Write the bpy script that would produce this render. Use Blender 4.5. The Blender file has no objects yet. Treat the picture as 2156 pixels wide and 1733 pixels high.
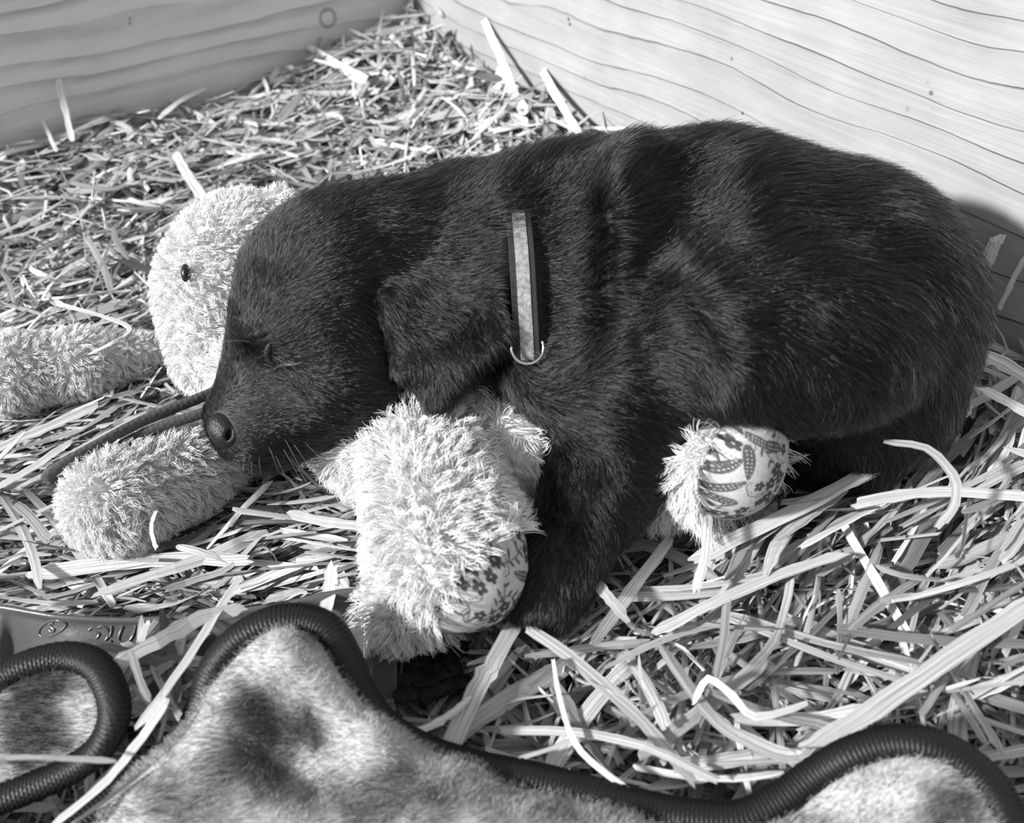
import bpy, math, random
import numpy as np
from mathutils import Vector, Matrix

FUR = True
rng = np.random.default_rng(7)
random.seed(7)
scene = bpy.context.scene
COL = scene.collection

# ------------------------------------------------------------------ camera
F_PX, W_PX, H_PX = 2100.0, 2156.0, 1733.0
PITCH, ROLL, DIST = math.radians(39.5), math.radians(5.0), 0.50
CAM = np.array([0.0, -DIST * math.cos(PITCH), DIST * math.sin(PITCH)])
_r0 = np.array([1.0, 0, 0]); _u0 = np.array([0, math.sin(PITCH), math.cos(PITCH)])
FWD = np.array([0, math.cos(PITCH), -math.sin(PITCH)])
RIGHT = math.cos(ROLL) * _r0 - math.sin(ROLL) * _u0
UP = math.sin(ROLL) * _r0 + math.cos(ROLL) * _u0
cam_data = bpy.data.cameras.new('camera'); cam = bpy.data.objects.new('camera', cam_data)
COL.objects.link(cam); scene.camera = cam
cam.matrix_world = Matrix([[RIGHT[i], UP[i], -FWD[i], CAM[i]] for i in range(3)] + [[0, 0, 0, 1]])
cam_data.sensor_width = 36.0; cam_data.sensor_fit = 'HORIZONTAL'
cam_data.lens = 36.0 * F_PX / W_PX
cam_data.clip_start = 0.01; cam_data.clip_end = 50
cam_data.dof.use_dof = True; cam_data.dof.focus_distance = 0.455; cam_data.dof.aperture_fstop = 11.0

# ------------------------------------------------------------------ light
SUN_DIR = np.array([0.74, 0.34, -0.48])          # travel direction of the light
world = bpy.data.worlds.new('world'); scene.world = world; world.use_nodes = True
bg = world.node_tree.nodes['Background']; bg.inputs[0].default_value = (1, 1, 1, 1); bg.inputs[1].default_value = 0.40
sun_d = bpy.data.lights.new('sun', 'SUN'); sun_d.energy = 5.0; sun_d.angle = math.radians(4.5)
sun = bpy.data.objects.new('sun', sun_d); COL.objects.link(sun)
sun.rotation_euler = Vector(SUN_DIR).to_track_quat('-Z', 'Y').to_euler()
cy = scene.cycles
scene.cycles_curves.shape = 'RIBBONS'; scene.cycles_curves.subdivisions = 1
cy.max_bounces = 4; cy.diffuse_bounces = 2; cy.glossy_bounces = 1; cy.transmission_bounces = 1; cy.transparent_max_bounces = 4
cy.caustics_reflective = False; cy.caustics_refractive = False; cy.use_adaptive_sampling = True; cy.adaptive_threshold = .07
scene.view_settings.view_transform = 'Standard'; scene.view_settings.look = 'None'
scene.view_settings.exposure = 0.40; scene.view_settings.gamma = 1.0

# ------------------------------------------------------------------ pixel <-> world helpers
def ray(u, v):
    x = (u - W_PX / 2) / F_PX; y = -(v - H_PX / 2) / F_PX
    return FWD + x * RIGHT + y * UP
def at(u, v, z):
    """point of the ray through a pixel that lies at height z"""
    d = ray(u, v); return CAM + d * ((z - CAM[2]) / d[2])
def project(P):
    q = P - CAM; d = q @ FWD
    return np.stack([W_PX / 2 + F_PX * (q @ RIGHT) / d, H_PX / 2 - F_PX * (q @ UP) / d], -1)

# ------------------------------------------------------------------ object helpers
def tag(o, label=None, cat=None, group=None, kind=None):
    if label: o['label'] = label
    if cat: o['category'] = cat
    if group: o['group'] = group
    if kind: o['kind'] = kind
    return o
def empty(name, loc=(0, 0, 0)):
    o = bpy.data.objects.new(name, None); COL.objects.link(o); o.location = loc; o.empty_display_size = 0.02
    return o
def put(o, parent=None):
    COL.objects.link(o)
    if parent is not None:
        o.parent = parent
        bpy.context.view_layer.update()
        o.matrix_parent_inverse = parent.matrix_world.inverted()
    return o
def mesh_np(name, V, Fc, mat=None, parent=None, smooth=True, attrs=None):
    """V (n,3), Fc (m,3|4) or list of such arrays"""
    me = bpy.data.meshes.new(name)
    groups = Fc if isinstance(Fc, list) else [Fc]
    V = np.asarray(V, np.float32)
    me.vertices.add(len(V)); me.vertices.foreach_set('co', V.ravel())
    loops = np.concatenate([g.ravel() for g in groups]).astype(np.int32)
    sizes = np.concatenate([np.full(len(g), g.shape[1], np.int32) for g in groups])
    starts = np.concatenate([[0], np.cumsum(sizes)[:-1]]).astype(np.int32)
    me.loops.add(len(loops)); me.loops.foreach_set('vertex_index', loops)
    me.polygons.add(len(sizes)); me.polygons.foreach_set('loop_start', starts)
    try: me.polygons.foreach_set('loop_total', sizes)
    except Exception: pass
    me.update(calc_edges=True); me.validate()
    me.polygons.foreach_set('use_smooth', np.full(len(me.polygons), bool(smooth)))
    for k, a in (attrs or {}).items():
        a = np.asarray(a, np.float32)
        at_ = me.attributes.new(k, 'FLOAT', 'POINT'); at_.data.foreach_set('value', a)
    if mat: me.materials.append(mat)
    o = bpy.data.objects.new(name, me)
    return put(o, parent)

# ------------------------------------------------------------------ materials
def new_mat(name):
    m = bpy.data.materials.new(name); m.use_nodes = True
    nt = m.node_tree; return m, nt, nt.nodes['Principled BSDF']
def grey(v): return (v, v, v, 1)
def simple(name, v, rough=0.6, spec=0.5, noise=None, bump=None, sheen=0):
    m, nt, b = new_mat(name)
    b.inputs['Base Color'].default_value = grey(v); b.inputs['Roughness'].default_value = rough
    b.inputs['Specular IOR Level'].default_value = spec
    if sheen: b.inputs['Sheen Weight'].default_value = sheen
    if noise or bump:
        tc = nt.nodes.new('ShaderNodeTexCoord'); n = nt.nodes.new('ShaderNodeTexNoise')
        nt.links.new(tc.outputs['Object'], n.inputs['Vector'])
    if noise:
        n.inputs['Scale'].default_value = noise[0]; n.inputs['Detail'].default_value = 4
        mr = nt.nodes.new('ShaderNodeMapRange'); nt.links.new(n.outputs['Fac'], mr.inputs[0])
        mr.inputs[1].default_value = .3; mr.inputs[2].default_value = .7; mr.inputs[3].default_value = v - noise[1]; mr.inputs[4].default_value = v + noise[1]
        nt.links.new(mr.outputs[0], b.inputs['Base Color'])
    if bump:
        n2 = nt.nodes.new('ShaderNodeTexNoise'); n2.inputs['Scale'].default_value = bump[0]; n2.inputs['Detail'].default_value = 3
        nt.links.new(tc.outputs['Object'], n2.inputs['Vector'])
        bp = nt.nodes.new('ShaderNodeBump'); bp.inputs['Strength'].default_value = bump[1]; bp.inputs['Distance'].default_value = 0.001
        nt.links.new(n2.outputs['Fac'], bp.inputs['Height']); nt.links.new(bp.outputs[0], b.inputs['Normal'])
    return m
def math_node(nt, op, a, b=None, c=None):
    n = nt.nodes.new('ShaderNodeMath'); n.operation = op
    for i, x in enumerate((a, b, c)):
        if x is None: continue
        if isinstance(x, (int, float)): n.inputs[i].default_value = x
        else: nt.links.new(x, n.inputs[i])
    return n.outputs[0]
def map_range(nt, x, a, b, c, d, smooth=False):
    n = nt.nodes.new('ShaderNodeMapRange')
    if smooth: n.interpolation_type = 'SMOOTHSTEP'
    nt.links.new(x, n.inputs[0])
    for i, v in zip((1, 2, 3, 4), (a, b, c, d)): n.inputs[i].default_value = v
    return n.outputs[0]

# ------------------------------------------------------------------ signed distance modelling
def _rot(ax, up=None):
    """3x3 whose columns are a frame with first column along ax"""
    a = np.asarray(ax, float); a = a / np.linalg.norm(a)
    u = np.array([0, 0, 1.0]) if up is None else np.asarray(up, float)
    b = np.cross(u, a); b /= np.linalg.norm(b); c = np.cross(a, b)
    return np.stack([a, b, c], 1)
class Field:
    def __init__(s): s.p = []
    def ell(s, c, r, axis=(1, 0, 0), k=.01, up=None, sub=False):
        R = _rot(axis, up); c = np.asarray(c, float); r = np.asarray(r, float)
        def f(P):
            q = (P - c) @ R; k0 = np.linalg.norm(q / r, axis=-1); k1 = np.linalg.norm(q / (r * r), axis=-1)
            return k0 * (k0 - 1) / np.maximum(k1, 1e-9)
        m = r.max(); s.p.append((f, c - m, c + m, k, sub)); return s
    def cone(s, a, b, ra, rb, k=.01, sub=False):
        a = np.asarray(a, float); b = np.asarray(b, float); ba = b - a; bb = ba @ ba
        def f(P):
            pa = P - a; t = np.clip(pa @ ba / bb, 0, 1)
            return np.linalg.norm(pa - t[..., None] * ba, axis=-1) - (ra + (rb - ra) * t)
        m = max(ra, rb); s.p.append((f, np.minimum(a, b) - m, np.maximum(a, b) + m, k, sub)); return s
    def tri(s, a, b, c, r, k=.005):
        a, b, c = (np.asarray(x, float) for x in (a, b, c))
        ba, cb, ac = b - a, c - b, a - c; n = np.cross(ba, ac)
        def f(P):
            pa, pb, pc = P - a, P - b, P - c
            ins = (np.sign(pa @ np.cross(ba, n)) + np.sign(pb @ np.cross(cb, n)) + np.sign(pc @ np.cross(ac, n))) < 2
            def e(q, w): return ((w * np.clip(q @ w / (w @ w), 0, 1)[..., None] - q) ** 2).sum(-1)
            d2 = np.where(ins, np.minimum(np.minimum(e(pa, ba), e(pb, cb)), e(pc, ac)), (pa @ n) ** 2 / (n @ n))
            return np.sqrt(d2) - r
        M = np.stack([a, b, c]); s.p.append((f, M.min(0) - r, M.max(0) + r, k, False)); return s
    @staticmethod
    def _comb(D, d, k, sub):
        if sub:
            d = -d; h = np.maximum(k - np.abs(D - d), 0) / k
            return np.maximum(D, d) + h * h * k * .25
        h = np.maximum(k - np.abs(D - d), 0) / k
        return np.minimum(D, d) - h * h * k * .25
    def ev(s, P):
        D = np.full(P.shape[:-1], 1.0)
        for f, lo, hi, k, sub in s.p: D = s._comb(D, f(P), k, sub)
        return D
    def grad(s, P, e=5e-4):
        g = np.stack([s.ev(P + np.eye(3)[i] * e) - s.ev(P - np.eye(3)[i] * e) for i in range(3)], -1)
        return g / np.maximum(np.linalg.norm(g, axis=-1, keepdims=True), 1e-9)
    def hit(s, u, v):
        d = ray(u, v); d = d / np.linalg.norm(d); t = 0.15
        for _ in range(200):
            q = s.ev((CAM + d * t)[None])[0]
            if q < 1e-4: break
            t += q * .8
            if t > 1.5: return None
        return CAM + d * t
    def fast(s, P):
        """distance near the surface, looked up in the sampled grid; 1 far away"""
        lo, h, D = s.grid; q = (P - lo) / h; n = np.array(D.shape); out = np.ones(len(P)); ok = ((q >= 0) & (q < n - 1)).all(1); q = q[ok]
        i = q.astype(int); f = q - i; r = 0
        for a in (0, 1):
            for b in (0, 1):
                for c in (0, 1):
                    w = (f[:, 0] if a else 1 - f[:, 0]) * (f[:, 1] if b else 1 - f[:, 1]) * (f[:, 2] if c else 1 - f[:, 2])
                    r = r + w * D[i[:, 0] + a, i[:, 1] + b, i[:, 2] + c]
        out[ok] = r; return out
    def mesh(s, h, fix=True):
        lo = np.min([p[1] for p in s.p if not p[4]], 0) - 3 * h; hi = np.max([p[2] for p in s.p if not p[4]], 0) + 3 * h
        n = np.ceil((hi - lo) / h).astype(int) + 1
        ax = [lo[i] + h * np.arange(n[i]) for i in range(3)]
        D = np.full(n, 1.0)
        for f, a, b, k, sub in s.p:
            m = k + 2.5 * h
            i0 = np.clip(np.floor((a - m - lo) / h).astype(int), 0, n - 1); i1 = np.clip(np.ceil((b + m - lo) / h).astype(int) + 1, 1, n)
            if np.any(i1 <= i0): continue
            sl = tuple(slice(i0[i], i1[i]) for i in range(3))
            G = np.stack(np.meshgrid(*[ax[i][sl[i]] for i in range(3)], indexing='ij'), -1)
            D[sl] = s._comb(D[sl], f(G), k, sub)
        s.grid = (lo, h, D.astype(np.float32))
        V, Fq = surface_nets(D); V = lo + V * h
        if fix: V = V - s.grad(V) * np.clip(s.ev(V), -h, h)[:, None]
        return V, Fq
def surface_nets(D):
    ins = D < 0; c = np.zeros(np.array(D.shape) - 1, np.int8)
    offs = [(i, j, k) for i in (0, 1) for j in (0, 1) for k in (0, 1)]
    nx, ny, nz = c.shape
    for i, j, k in offs: c += ins[i:i + nx, j:j + ny, k:k + nz]
    I = np.argwhere((c > 0) & (c < 8)); idx = np.full(c.shape, -1, np.int64); idx[tuple(I.T)] = np.arange(len(I))
    S = np.zeros((len(I), 3)); N = np.zeros(len(I))
    for a in offs:
        for d in range(3):
            if a[d]: continue
            b = list(a); b[d] = 1
            fa = D[I[:, 0] + a[0], I[:, 1] + a[1], I[:, 2] + a[2]]; fb = D[I[:, 0] + b[0], I[:, 1] + b[1], I[:, 2] + b[2]]
            m = (fa < 0) != (fb < 0); t = np.where(m, fa / np.where(m, fa - fb, 1), 0)
            q = np.array(a, float)[None].repeat(len(I), 0); q[:, d] += t
            S += q * m[:, None]; N += m
    V = I + S / N[:, None]
    Fs = []
    for d in range(3):
        e1, e2 = (d + 1) % 3, (d + 2) % 3
        sa = [slice(None)] * 3; sb = [slice(None)] * 3; sa[d] = slice(0, -1); sb[d] = slice(1, None)
        A = ins[tuple(sa)]; B = ins[tuple(sb)]; X = np.argwhere(A != B)
        ok = np.all(X[:, [e1, e2]] > 0, axis=1) & (X[:, e1] < D.shape[e1] - 1) & (X[:, e2] < D.shape[e2] - 1); X = X[ok]
        fl = A[tuple(X.T)]; u = np.eye(3, dtype=int)[e1]; w = np.eye(3, dtype=int)[e2]
        q = np.stack([idx[tuple((X - o).T)] for o in (u + w, w, 0 * u, u)], 1)
        q[~fl] = q[~fl][:, ::-1]; Fs.append(q)
    return V, np.concatenate(Fs)

# ------------------------------------------------------------------ fur
def vnormals(V, Fq):
    T = np.concatenate([Fq[:, [0, 1, 2]], Fq[:, [0, 2, 3]]]) if Fq.shape[1] == 4 else Fq
    n = np.cross(V[T[:, 1]] - V[T[:, 0]], V[T[:, 2]] - V[T[:, 0]])
    N = np.zeros_like(V)
    for i in range(3): np.add.at(N, T[:, i], n)
    return N / np.maximum(np.linalg.norm(N, axis=1, keepdims=True), 1e-12), T, np.linalg.norm(n, axis=1) / 2
def scatter(V, Fq, n):
    N, T, A = vnormals(V, Fq)
    t = rng.choice(len(T), n, p=A / A.sum()); r = rng.random((n, 2)); fl = r.sum(1) > 1; r[fl] = 1 - r[fl]
    w = np.stack([1 - r.sum(1), r[:, 0], r[:, 1]], 1)[..., None]
    P = (V[T[t]] * w).sum(1); M = (N[T[t]] * w).sum(1); M /= np.linalg.norm(M, axis=1, keepdims=True)
    return P, M
def curves_obj(name, pts, rad, mat, parent=None):
    """pts (n,k,3); rad (n,) root radius, tapering to the tip"""
    n, k, _ = pts.shape
    cu = bpy.data.hair_curves.new(name); cu.add_curves([k] * n)
    cu.attributes['position'].data.foreach_set('vector', np.ascontiguousarray(pts, np.float32).ravel())
    if 'radius' not in cu.attributes: cu.attributes.new('radius', 'FLOAT', 'POINT')
    tap = np.linspace(1, .25, k)[None] * rad[:, None]
    cu.attributes['radius'].data.foreach_set('value', tap.astype(np.float32).ravel())
    cu.materials.append(mat)
    o = bpy.data.objects.new(name, cu); put(o, parent); o['kind'] = 'stuff'
    return o
def unit(a): return a / np.maximum(np.linalg.norm(a, axis=-1, keepdims=True), 1e-9)
def hair_paths(P, N, D, L, lift0, lift1, k=5, curl=0.0):
    """roots P, normals N, tangent flow D, lengths L; start along the normal, bend over to the flow"""
    pts = [P]; q = P
    for i in range(1, k):
        f = (i - .5) / (k - 1)
        lift = (lift0 * (1 - f) + lift1 * f)
        lift = lift[:, None] if np.ndim(lift) else lift
        d = unit(D * (1 - abs(lift)) + N * lift)
        if curl: d = unit(d + curl * rng.normal(size=d.shape))
        q = q + d * (L / (k - 1))[:, None]; pts.append(q)
    return np.stack(pts, 1)

# ------------------------------------------------------------------ the box: floor and two board walls
YAW = math.radians(60)
CORNER = np.array([-0.056, 0.515])
DR = np.array([math.cos(YAW), -math.sin(YAW)]); DL = np.array([-math.sin(YAW), -math.cos(YAW)])
FLOOR_Z = -0.035
def wall_material(name, cathedral):
    m, nt, b = new_mat(name)
    tc = nt.nodes.new('ShaderNodeTexCoord'); sx = nt.nodes.new('ShaderNodeSeparateXYZ'); nt.links.new(tc.outputs['Object'], sx.inputs[0])
    X, Z = sx.outputs[0], sx.outputs[2]
    def noise(scale, sxyz, detail=2, rough=.5):
        mp = nt.nodes.new('ShaderNodeMapping'); mp.inputs['Scale'].default_value = sxyz; nt.links.new(tc.outputs['Object'], mp.inputs[0])
        n = nt.nodes.new('ShaderNodeTexNoise'); n.inputs['Scale'].default_value = scale; n.inputs['Detail'].default_value = detail; n.inputs['Roughness'].default_value = rough
        nt.links.new(mp.outputs[0], n.inputs['Vector']); return n.outputs['Fac']
    warp = math_node(nt, 'MULTIPLY', math_node(nt, 'SUBTRACT', noise(1, (4, 4, 12), 1.5), .5), .06)
    fine = math_node(nt, 'MULTIPLY', math_node(nt, 'SUBTRACT', noise(1, (30, 30, 60), 3), .5), .003)
    zz = math_node(nt, 'ADD', math_node(nt, 'ADD', Z, warp), fine)
    if cathedral:
        # grain ovals that close around a point on the board
        dx = math_node(nt, 'MAXIMUM', math_node(nt, 'MULTIPLY', math_node(nt, 'SUBTRACT', cathedral[0], X), .22), 0.0)
        dz = math_node(nt, 'SUBTRACT', zz, cathedral[1])
        zz = math_node(nt, 'SQRT', math_node(nt, 'ADD', math_node(nt, 'MULTIPLY', dx, dx), math_node(nt, 'MULTIPLY', dz, dz)))
    band = math_node(nt, 'MULTIPLY', zz, 62.0 if cathedral else 58.0)
    fr = math_node(nt, 'FRACT', band)
    # early wood pale, late wood a thin dark line at the end of each ring
    if cathedral:
        line = map_range(nt, fr, .35, .97, 0, 1, True); cut = map_range(nt, fr, .97, 1.0, 1, 0)
    else:
        line = math_node(nt, 'ADD', map_range(nt, fr, .90, .97, 0, .75, True), map_range(nt, fr, .55, .97, 0, .25)); cut = map_range(nt, fr, .97, 1.0, 1, 0)
    line = math_node(nt, 'MULTIPLY', line, cut)
    var = map_range(nt, noise(1, (9, 9, 60), 2), .35, .65, .25, 1.0)
    line = math_node(nt, 'MULTIPLY', line, var)
    streak = noise(1, (10, 10, 420), 4, .6); blotch = noise(1, (14, 14, 20), 4, .6)
    base = math_node(nt, 'ADD', map_range(nt, streak, .3, .7, -.035, .035), map_range(nt, blotch, .3, .7, .33 if not cathedral else .68, .43 if not cathedral else .78))
    col = math_node(nt, 'SUBTRACT', base, math_node(nt, 'MULTIPLY', line, .30 if not cathedral else .30))
    # small pits and resin specks
    vo = nt.nodes.new('ShaderNodeTexVoronoi'); vo.inputs['Scale'].default_value = 75; nt.links.new(tc.outputs['Object'], vo.inputs['Vector'])
    speck = math_node(nt, 'MULTIPLY', map_range(nt, vo.outputs['Distance'], .07, .12, 1, 0), map_range(nt, noise(1, (18, 18, 18), 1), .54, .60, 0, 1))
    col = math_node(nt, 'SUBTRACT', col, math_node(nt, 'MULTIPLY', speck, .3))
    if cathedral:
        kx, kz = cathedral[2]
        d1 = math_node(nt, 'SUBTRACT', X, kx); d2 = math_node(nt, 'SUBTRACT', Z, kz)
        rr = math_node(nt, 'SQRT', math_node(nt, 'ADD', math_node(nt, 'MULTIPLY', d1, d1), math_node(nt, 'MULTIPLY', d2, d2)))
        rr = math_node(nt, 'ADD', rr, math_node(nt, 'MULTIPLY', fine, .4))
        ring = math_node(nt, 'MULTIPLY', map_range(nt, rr, .0045, .0065, 0, 1, True), map_range(nt, rr, .0072, .0092, 1, 0, True))
        col = math_node(nt, 'SUBTRACT', col, math_node(nt, 'MULTIPLY', ring, .33))
    col = math_node(nt, 'MAXIMUM', col, .03)
    cc = nt.nodes.new('ShaderNodeCombineColor')
    for i in range(3): nt.links.new(col, cc.inputs[i])
    nt.links.new(cc.outputs[0], b.inputs['Base Color']); b.inputs['Roughness'].default_value = .62; b.inputs['Specular IOR Level'].default_value = .3
    bp = nt.nodes.new('ShaderNodeBump'); bp.inputs['Strength'].default_value = .5; bp.inputs['Distance'].default_value = .002
    nt.links.new(math_node(nt, 'SUBTRACT', math_node(nt, 'MULTIPLY', streak, .3), line), bp.inputs['Height']); nt.links.new(bp.outputs[0], b.inputs['Normal'])
    return m
def board(name, d, normal, length, height, mat):
    """a board standing on the floor from the corner along d; local X runs along the board, local -Y faces the room"""
    t = .03; V, Fq = [], []
    e = .0015
    for x0, x1 in ((0, length),):
        xs = (x0, x0 + e, x1 - e, x1); zs = (0, e, height - e, height)
    V = np.array([(x, y, z) for x in (0, length) for y in (0, t) for z in (0, height)], float)
    Fq = np.array([(0, 4, 5, 1), (2, 3, 7, 6), (0, 1, 3, 2), (4, 6, 7, 5), (1, 5, 7, 3), (0, 2, 6, 4)])
    o = mesh_np(name, V, Fq, mat, smooth=False)
    M = np.eye(4); M[:2, 0] = d; M[:2, 1] = -normal; M[:2, 3] = CORNER; M[2, 3] = FLOOR_Z
    if np.linalg.det(M[:3, :3]) < 0:
        o.data.flip_normals()
    o.matrix_world = Matrix(M.tolist())
    bv = o.modifiers.new('edge', 'BEVEL'); bv.width = .002; bv.segments = 2
    tag(o, kind='structure'); return o
NR = np.array([-math.sin(YAW), -math.cos(YAW)]); NL = np.array([math.cos(YAW), -math.sin(YAW)])
def wall_uv(u, v, d, n):
    r = ray(u, v); den = r[:2] @ n; t = ((CORNER - CAM[:2]) @ n) / den; P = CAM + r * t
    return float((P[:2] - CORNER) @ d), float(P[2] - FLOOR_Z)
_ov = wall_uv(520, 160, DL, NL); _kn = wall_uv(690, 38, DL, NL)
wall_r = board('wall_right', DR, NR, 1.0, .222, wall_material('weathered_board', None))
wall_l = board('wall_left', DL, NL, .9, .205, wall_material('grey_board', (_ov[0], _ov[1], _kn)))
fl_mat = simple('floor_boards', .16, .8, noise=(30, .03))
def floor_board(i):
    a = -.55 + i * .14
    V = np.array([(x, y, z) for x in (a + .001, a + .139) for y in (-.45, .75) for z in (-.02, 0)], float); V[:, 2] += FLOOR_Z
    return V
floor = empty('floor'); tag(floor, kind='structure')
_q = np.array([(0, 4, 5, 1), (2, 3, 7, 6), (0, 1, 3, 2), (4, 6, 7, 5), (1, 5, 7, 3), (0, 2, 6, 4)])
for i in range(8):
    mesh_np('floor_plank', floor_board(i), _q[:, ::-1], fl_mat, floor, smooth=False)

# ------------------------------------------------------------------ puppy
pup = Field()
def surf(u, v, inset=0.0):
    """a point on (or inset behind) what is built so far, below the pixel"""
    h = pup.hit(u, v); d = ray(u, v); return h + d / np.linalg.norm(d) * inset
def at_depth(u, v, like):
    d = ray(u, v); return CAM + d * ((like - CAM) @ FWD)
# trunk
pup.cone(at(1235, 605, .075), at(1490, 612, .072), .056, .064, k=.02)
pup.cone(at(1490, 612, .072), at(1715, 632, .068), .064, .059, k=.02)
pup.ell(at(1790, 690, .060), (.048, .050, .050), (1, -.25, 0), k=.03)
# neck and scruff
pup.cone(at(930, 575, .088), at(1190, 590, .083), .0385, .050, k=.03)
pup.ell(at(1190, 430, .085), (.035, .03, .022), (1, 0, .1), k=.02)
pup.ell(at(955, 470, .095), (.022, .03, .022), (1, 0, .1), k=.02)
# shoulder, upper arm, chest
sh = surf(1325, 560, .020)
pup.ell(sh, (.052, .022, .028), UP + .12 * RIGHT, k=.014, up=-FWD)
pup.ell(at(1290, 780, .073), (.046, .030, .028), (1, -.2, -.1), k=.014)
pup.ell(at(1180, 715, .062), (.034, .03, .031), (1, 0, 0), k=.02)
def groove(pts, r, depth, k):
    q = [surf(u, v, depth - r) for u, v in pts]
    for a_, b_ in zip(q, q[1:]): pup.cone(a_, b_, r, r, k=k, sub=True)
groove([(1150, 380), (1165, 500), (1165, 640), (1150, 730)], .014, .0042, .016)      # behind the collar
groove([(1440, 330), (1440, 450), (1425, 560), (1400, 640)], .016, .0020, .018)      # between shoulder and thigh
# near foreleg stretched towards the camera
pup.cone(at(1365, 850, .050), at(1268, 1010, .034), .030, .0210, k=.016)
pup.cone(at(1268, 1010, .034), at(1184, 1180, .022), .0210, .0155, k=.012)
pup.cone(at(1180, 1180, .022), at(1140, 1252, .016), .015, .016, k=.01)
for du, dv in ((-32, 8), (-12, 18), (12, 14)): pup.cone(at(1146, 1240, .014), at(1135 + du * .6, 1258 + dv, .010), .010, .0075, k=.003)
# far foreleg, tucked under the chest
pup.cone(at(1240, 800, .045), at(1165, 860, .024), .020, .015, k=.012)
# thigh, shank and hind foot
th = surf(1640, 690, .014)
pup.ell(th, (.060, .040, .031), RIGHT - .22 * UP, k=.007, up=-FWD)
kn = surf(1500, 735, .015)
pup.ell(kn, (.030, .022, .024), RIGHT * .7 - UP, k=.012, up=-FWD)
pup.cone(at(1875, 850, .040), at(1810, 930, .024), .026, .020, k=.010)
pup.cone(at(1815, 930, .020), at(1715, 950, .017), .019, .0160, k=.006)
pup.cone(at(1560, 850, .030), at(1760, 880, .028), .018, .022, k=.010)
pup.cone(at(1940, 850, .016), at(2015, 900, .006), .012, .005, k=.01)     # tail
# skull, cheek, muzzle
pup.ell(at(748, 606, .090), (.048, .040, .042), at(820, 560, .09) - at(640, 690, .085), k=.018)
pup.ell(at(662, 602, .088), (.030, .028, .029), (1, 0, 0), k=.02)
pup.ell(at(800, 740, .072), (.040, .026, .024), (1, 0, 0), k=.02)
pup.cone(at(690, 770, .068), at(545, 897, .052), .033, .0180, k=.016)
pup.cone(at(600, 725, .077), at(490, 868, .058), .024, .0100, k=.014)
pup.ell(at(590, 920, .044), (.020, .014, .011), at(650, 890, .05) - at(520, 935, .046), k=.009)      # lower jaw and lip
pup.ell(at(535, 928, .050), (.012, .011, .010), (1, 0, -.2), k=.008)
eye_c = surf(592, 755, .0045)
pup.ell(eye_c, (.0085, .0060, .0060), RIGHT - .3 * UP, k=.007, up=-FWD)    # closed eye
br = surf(610, 700, .006)
pup.ell(br, (.018, .006, .008), RIGHT + .1 * UP, k=.012, up=-FWD)    # brow
pup.ell(surf(560, 800, -.004), (.012, .006, .005), RIGHT - .7 * UP, k=.012, up=-FWD, sub=True)     # hollow below the eye
groove([(1405, 660), (1440, 730), (1475, 800)], .008, .0034, .009)       # in front of the thigh
groove([(800, 630), (838, 700), (856, 770), (866, 835)], .006, .0045, .006)      # in front of the ear
head_only = Field(); head_only.p = list(pup.p)
# near ear, hanging flap
def on_head(u, v, off):
    h = head_only.hit(u, v)
    n = head_only.grad(h[None])[0]; return h + n * off
r1, r2, r3 = on_head(822, 632, .002), on_head(925, 555, -.004), on_head(1040, 615, -.001)
ef = on_head(884, 750, .009); eb = on_head(1064, 712, .006)
et = at_depth(921, 842, ef + FWD * .001); em = at_depth(985, 740, ef - FWD * .003)
for tri in ((r1, r2, ef), (r2, em, ef), (r2, r3, em), (r3, eb, em), (eb, et, em), (em, et, ef)):
    pup.tri(*tri, .0050, k=.004)
pV, pF = pup.mesh(.0018, fix=False)
print('puppy verts', len(pV))
skin = simple('puppy_skin', .006, .55, .3)
puppy = mesh_np('puppy', pV, pF, skin)
tag(puppy, 'sleeping black puppy lying with its head on the cream plush toy', 'puppy')

# ------------------------------------------------------------------ plush toy
plush = {}
f = Field(); f.ell(at(515, 570, .044), (.038, .040, .042), (1, 0, 0), k=.01); f.ell(at(452, 640, .040), (.028, .03, .034), (1, 0, 0), k=.02); f.ell(at(455, 760, .022), (.020, .02, .018), k=.02)
plush['head'] = f
f = Field(); f.cone(at(345, 735, .012), at(170, 765, .018), .009, .0165, k=.01); f.cone(at(170, 765, .018), at(20, 785, .022), .0165, .019, k=.01); f.cone(at(20, 785, .022), at(-70, 800, .02), .019, .018, k=.01)
plush['arm_a'] = f
f = Field(); f.cone(at(500, 925, .014), at(392, 990, .02), .016, .0185, k=.01); f.cone(at(392, 990, .02), at(250, 1054, .024), .0185, .0235, k=.01)
plush['arm_b'] = f
f = Field(); f.ell(at(1100, 910, .032), (.036, .038, .032), (1, 0, 0), k=.02); f.ell(at(880, 930, .026), (.040, .034, .026), (1, -.2, 0), k=.02); f.cone(at(850, 945, .030), at(680, 966, .032), .028, .004, k=.012)
f.cone(at(560, 800, .03), at(880, 900, .03), .026, .03, k=.02)
plush['torso'] = f
f = Field(); f.ell(at(590, 445, .075), (.010, .012, .006), RIGHT + .3 * UP, up=-FWD); plush['ear'] = f
LEG1 = Field(); LEG1.cone(at(910, 960, .036), at(930, 1110, .038), .031, .029, k=.01); LEG1.ell(at(965, 1190, .032), (.031, .030, .027), (1, -.5, 0), k=.014); LEG1.ell(at(838, 1285, .018), (.0135, .0135, .012), k=.008)
LEG1.cone(at(838, 1285, .018), at(920, 1200, .028), .013, .02, k=.012)
LEG2 = Field(); LEG2.cone(at(1385, 1040, .020), at(1510, 950, .045), .013, .020, k=.012); LEG2.ell(at(1548, 957, .046), (.020, .024, .027), (1, -.4, 0), k=.012)
plush['leg_a'] = LEG1; plush['leg_b'] = LEG2
toy = empty('plush_toy', at(1000, 930, 0))
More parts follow.
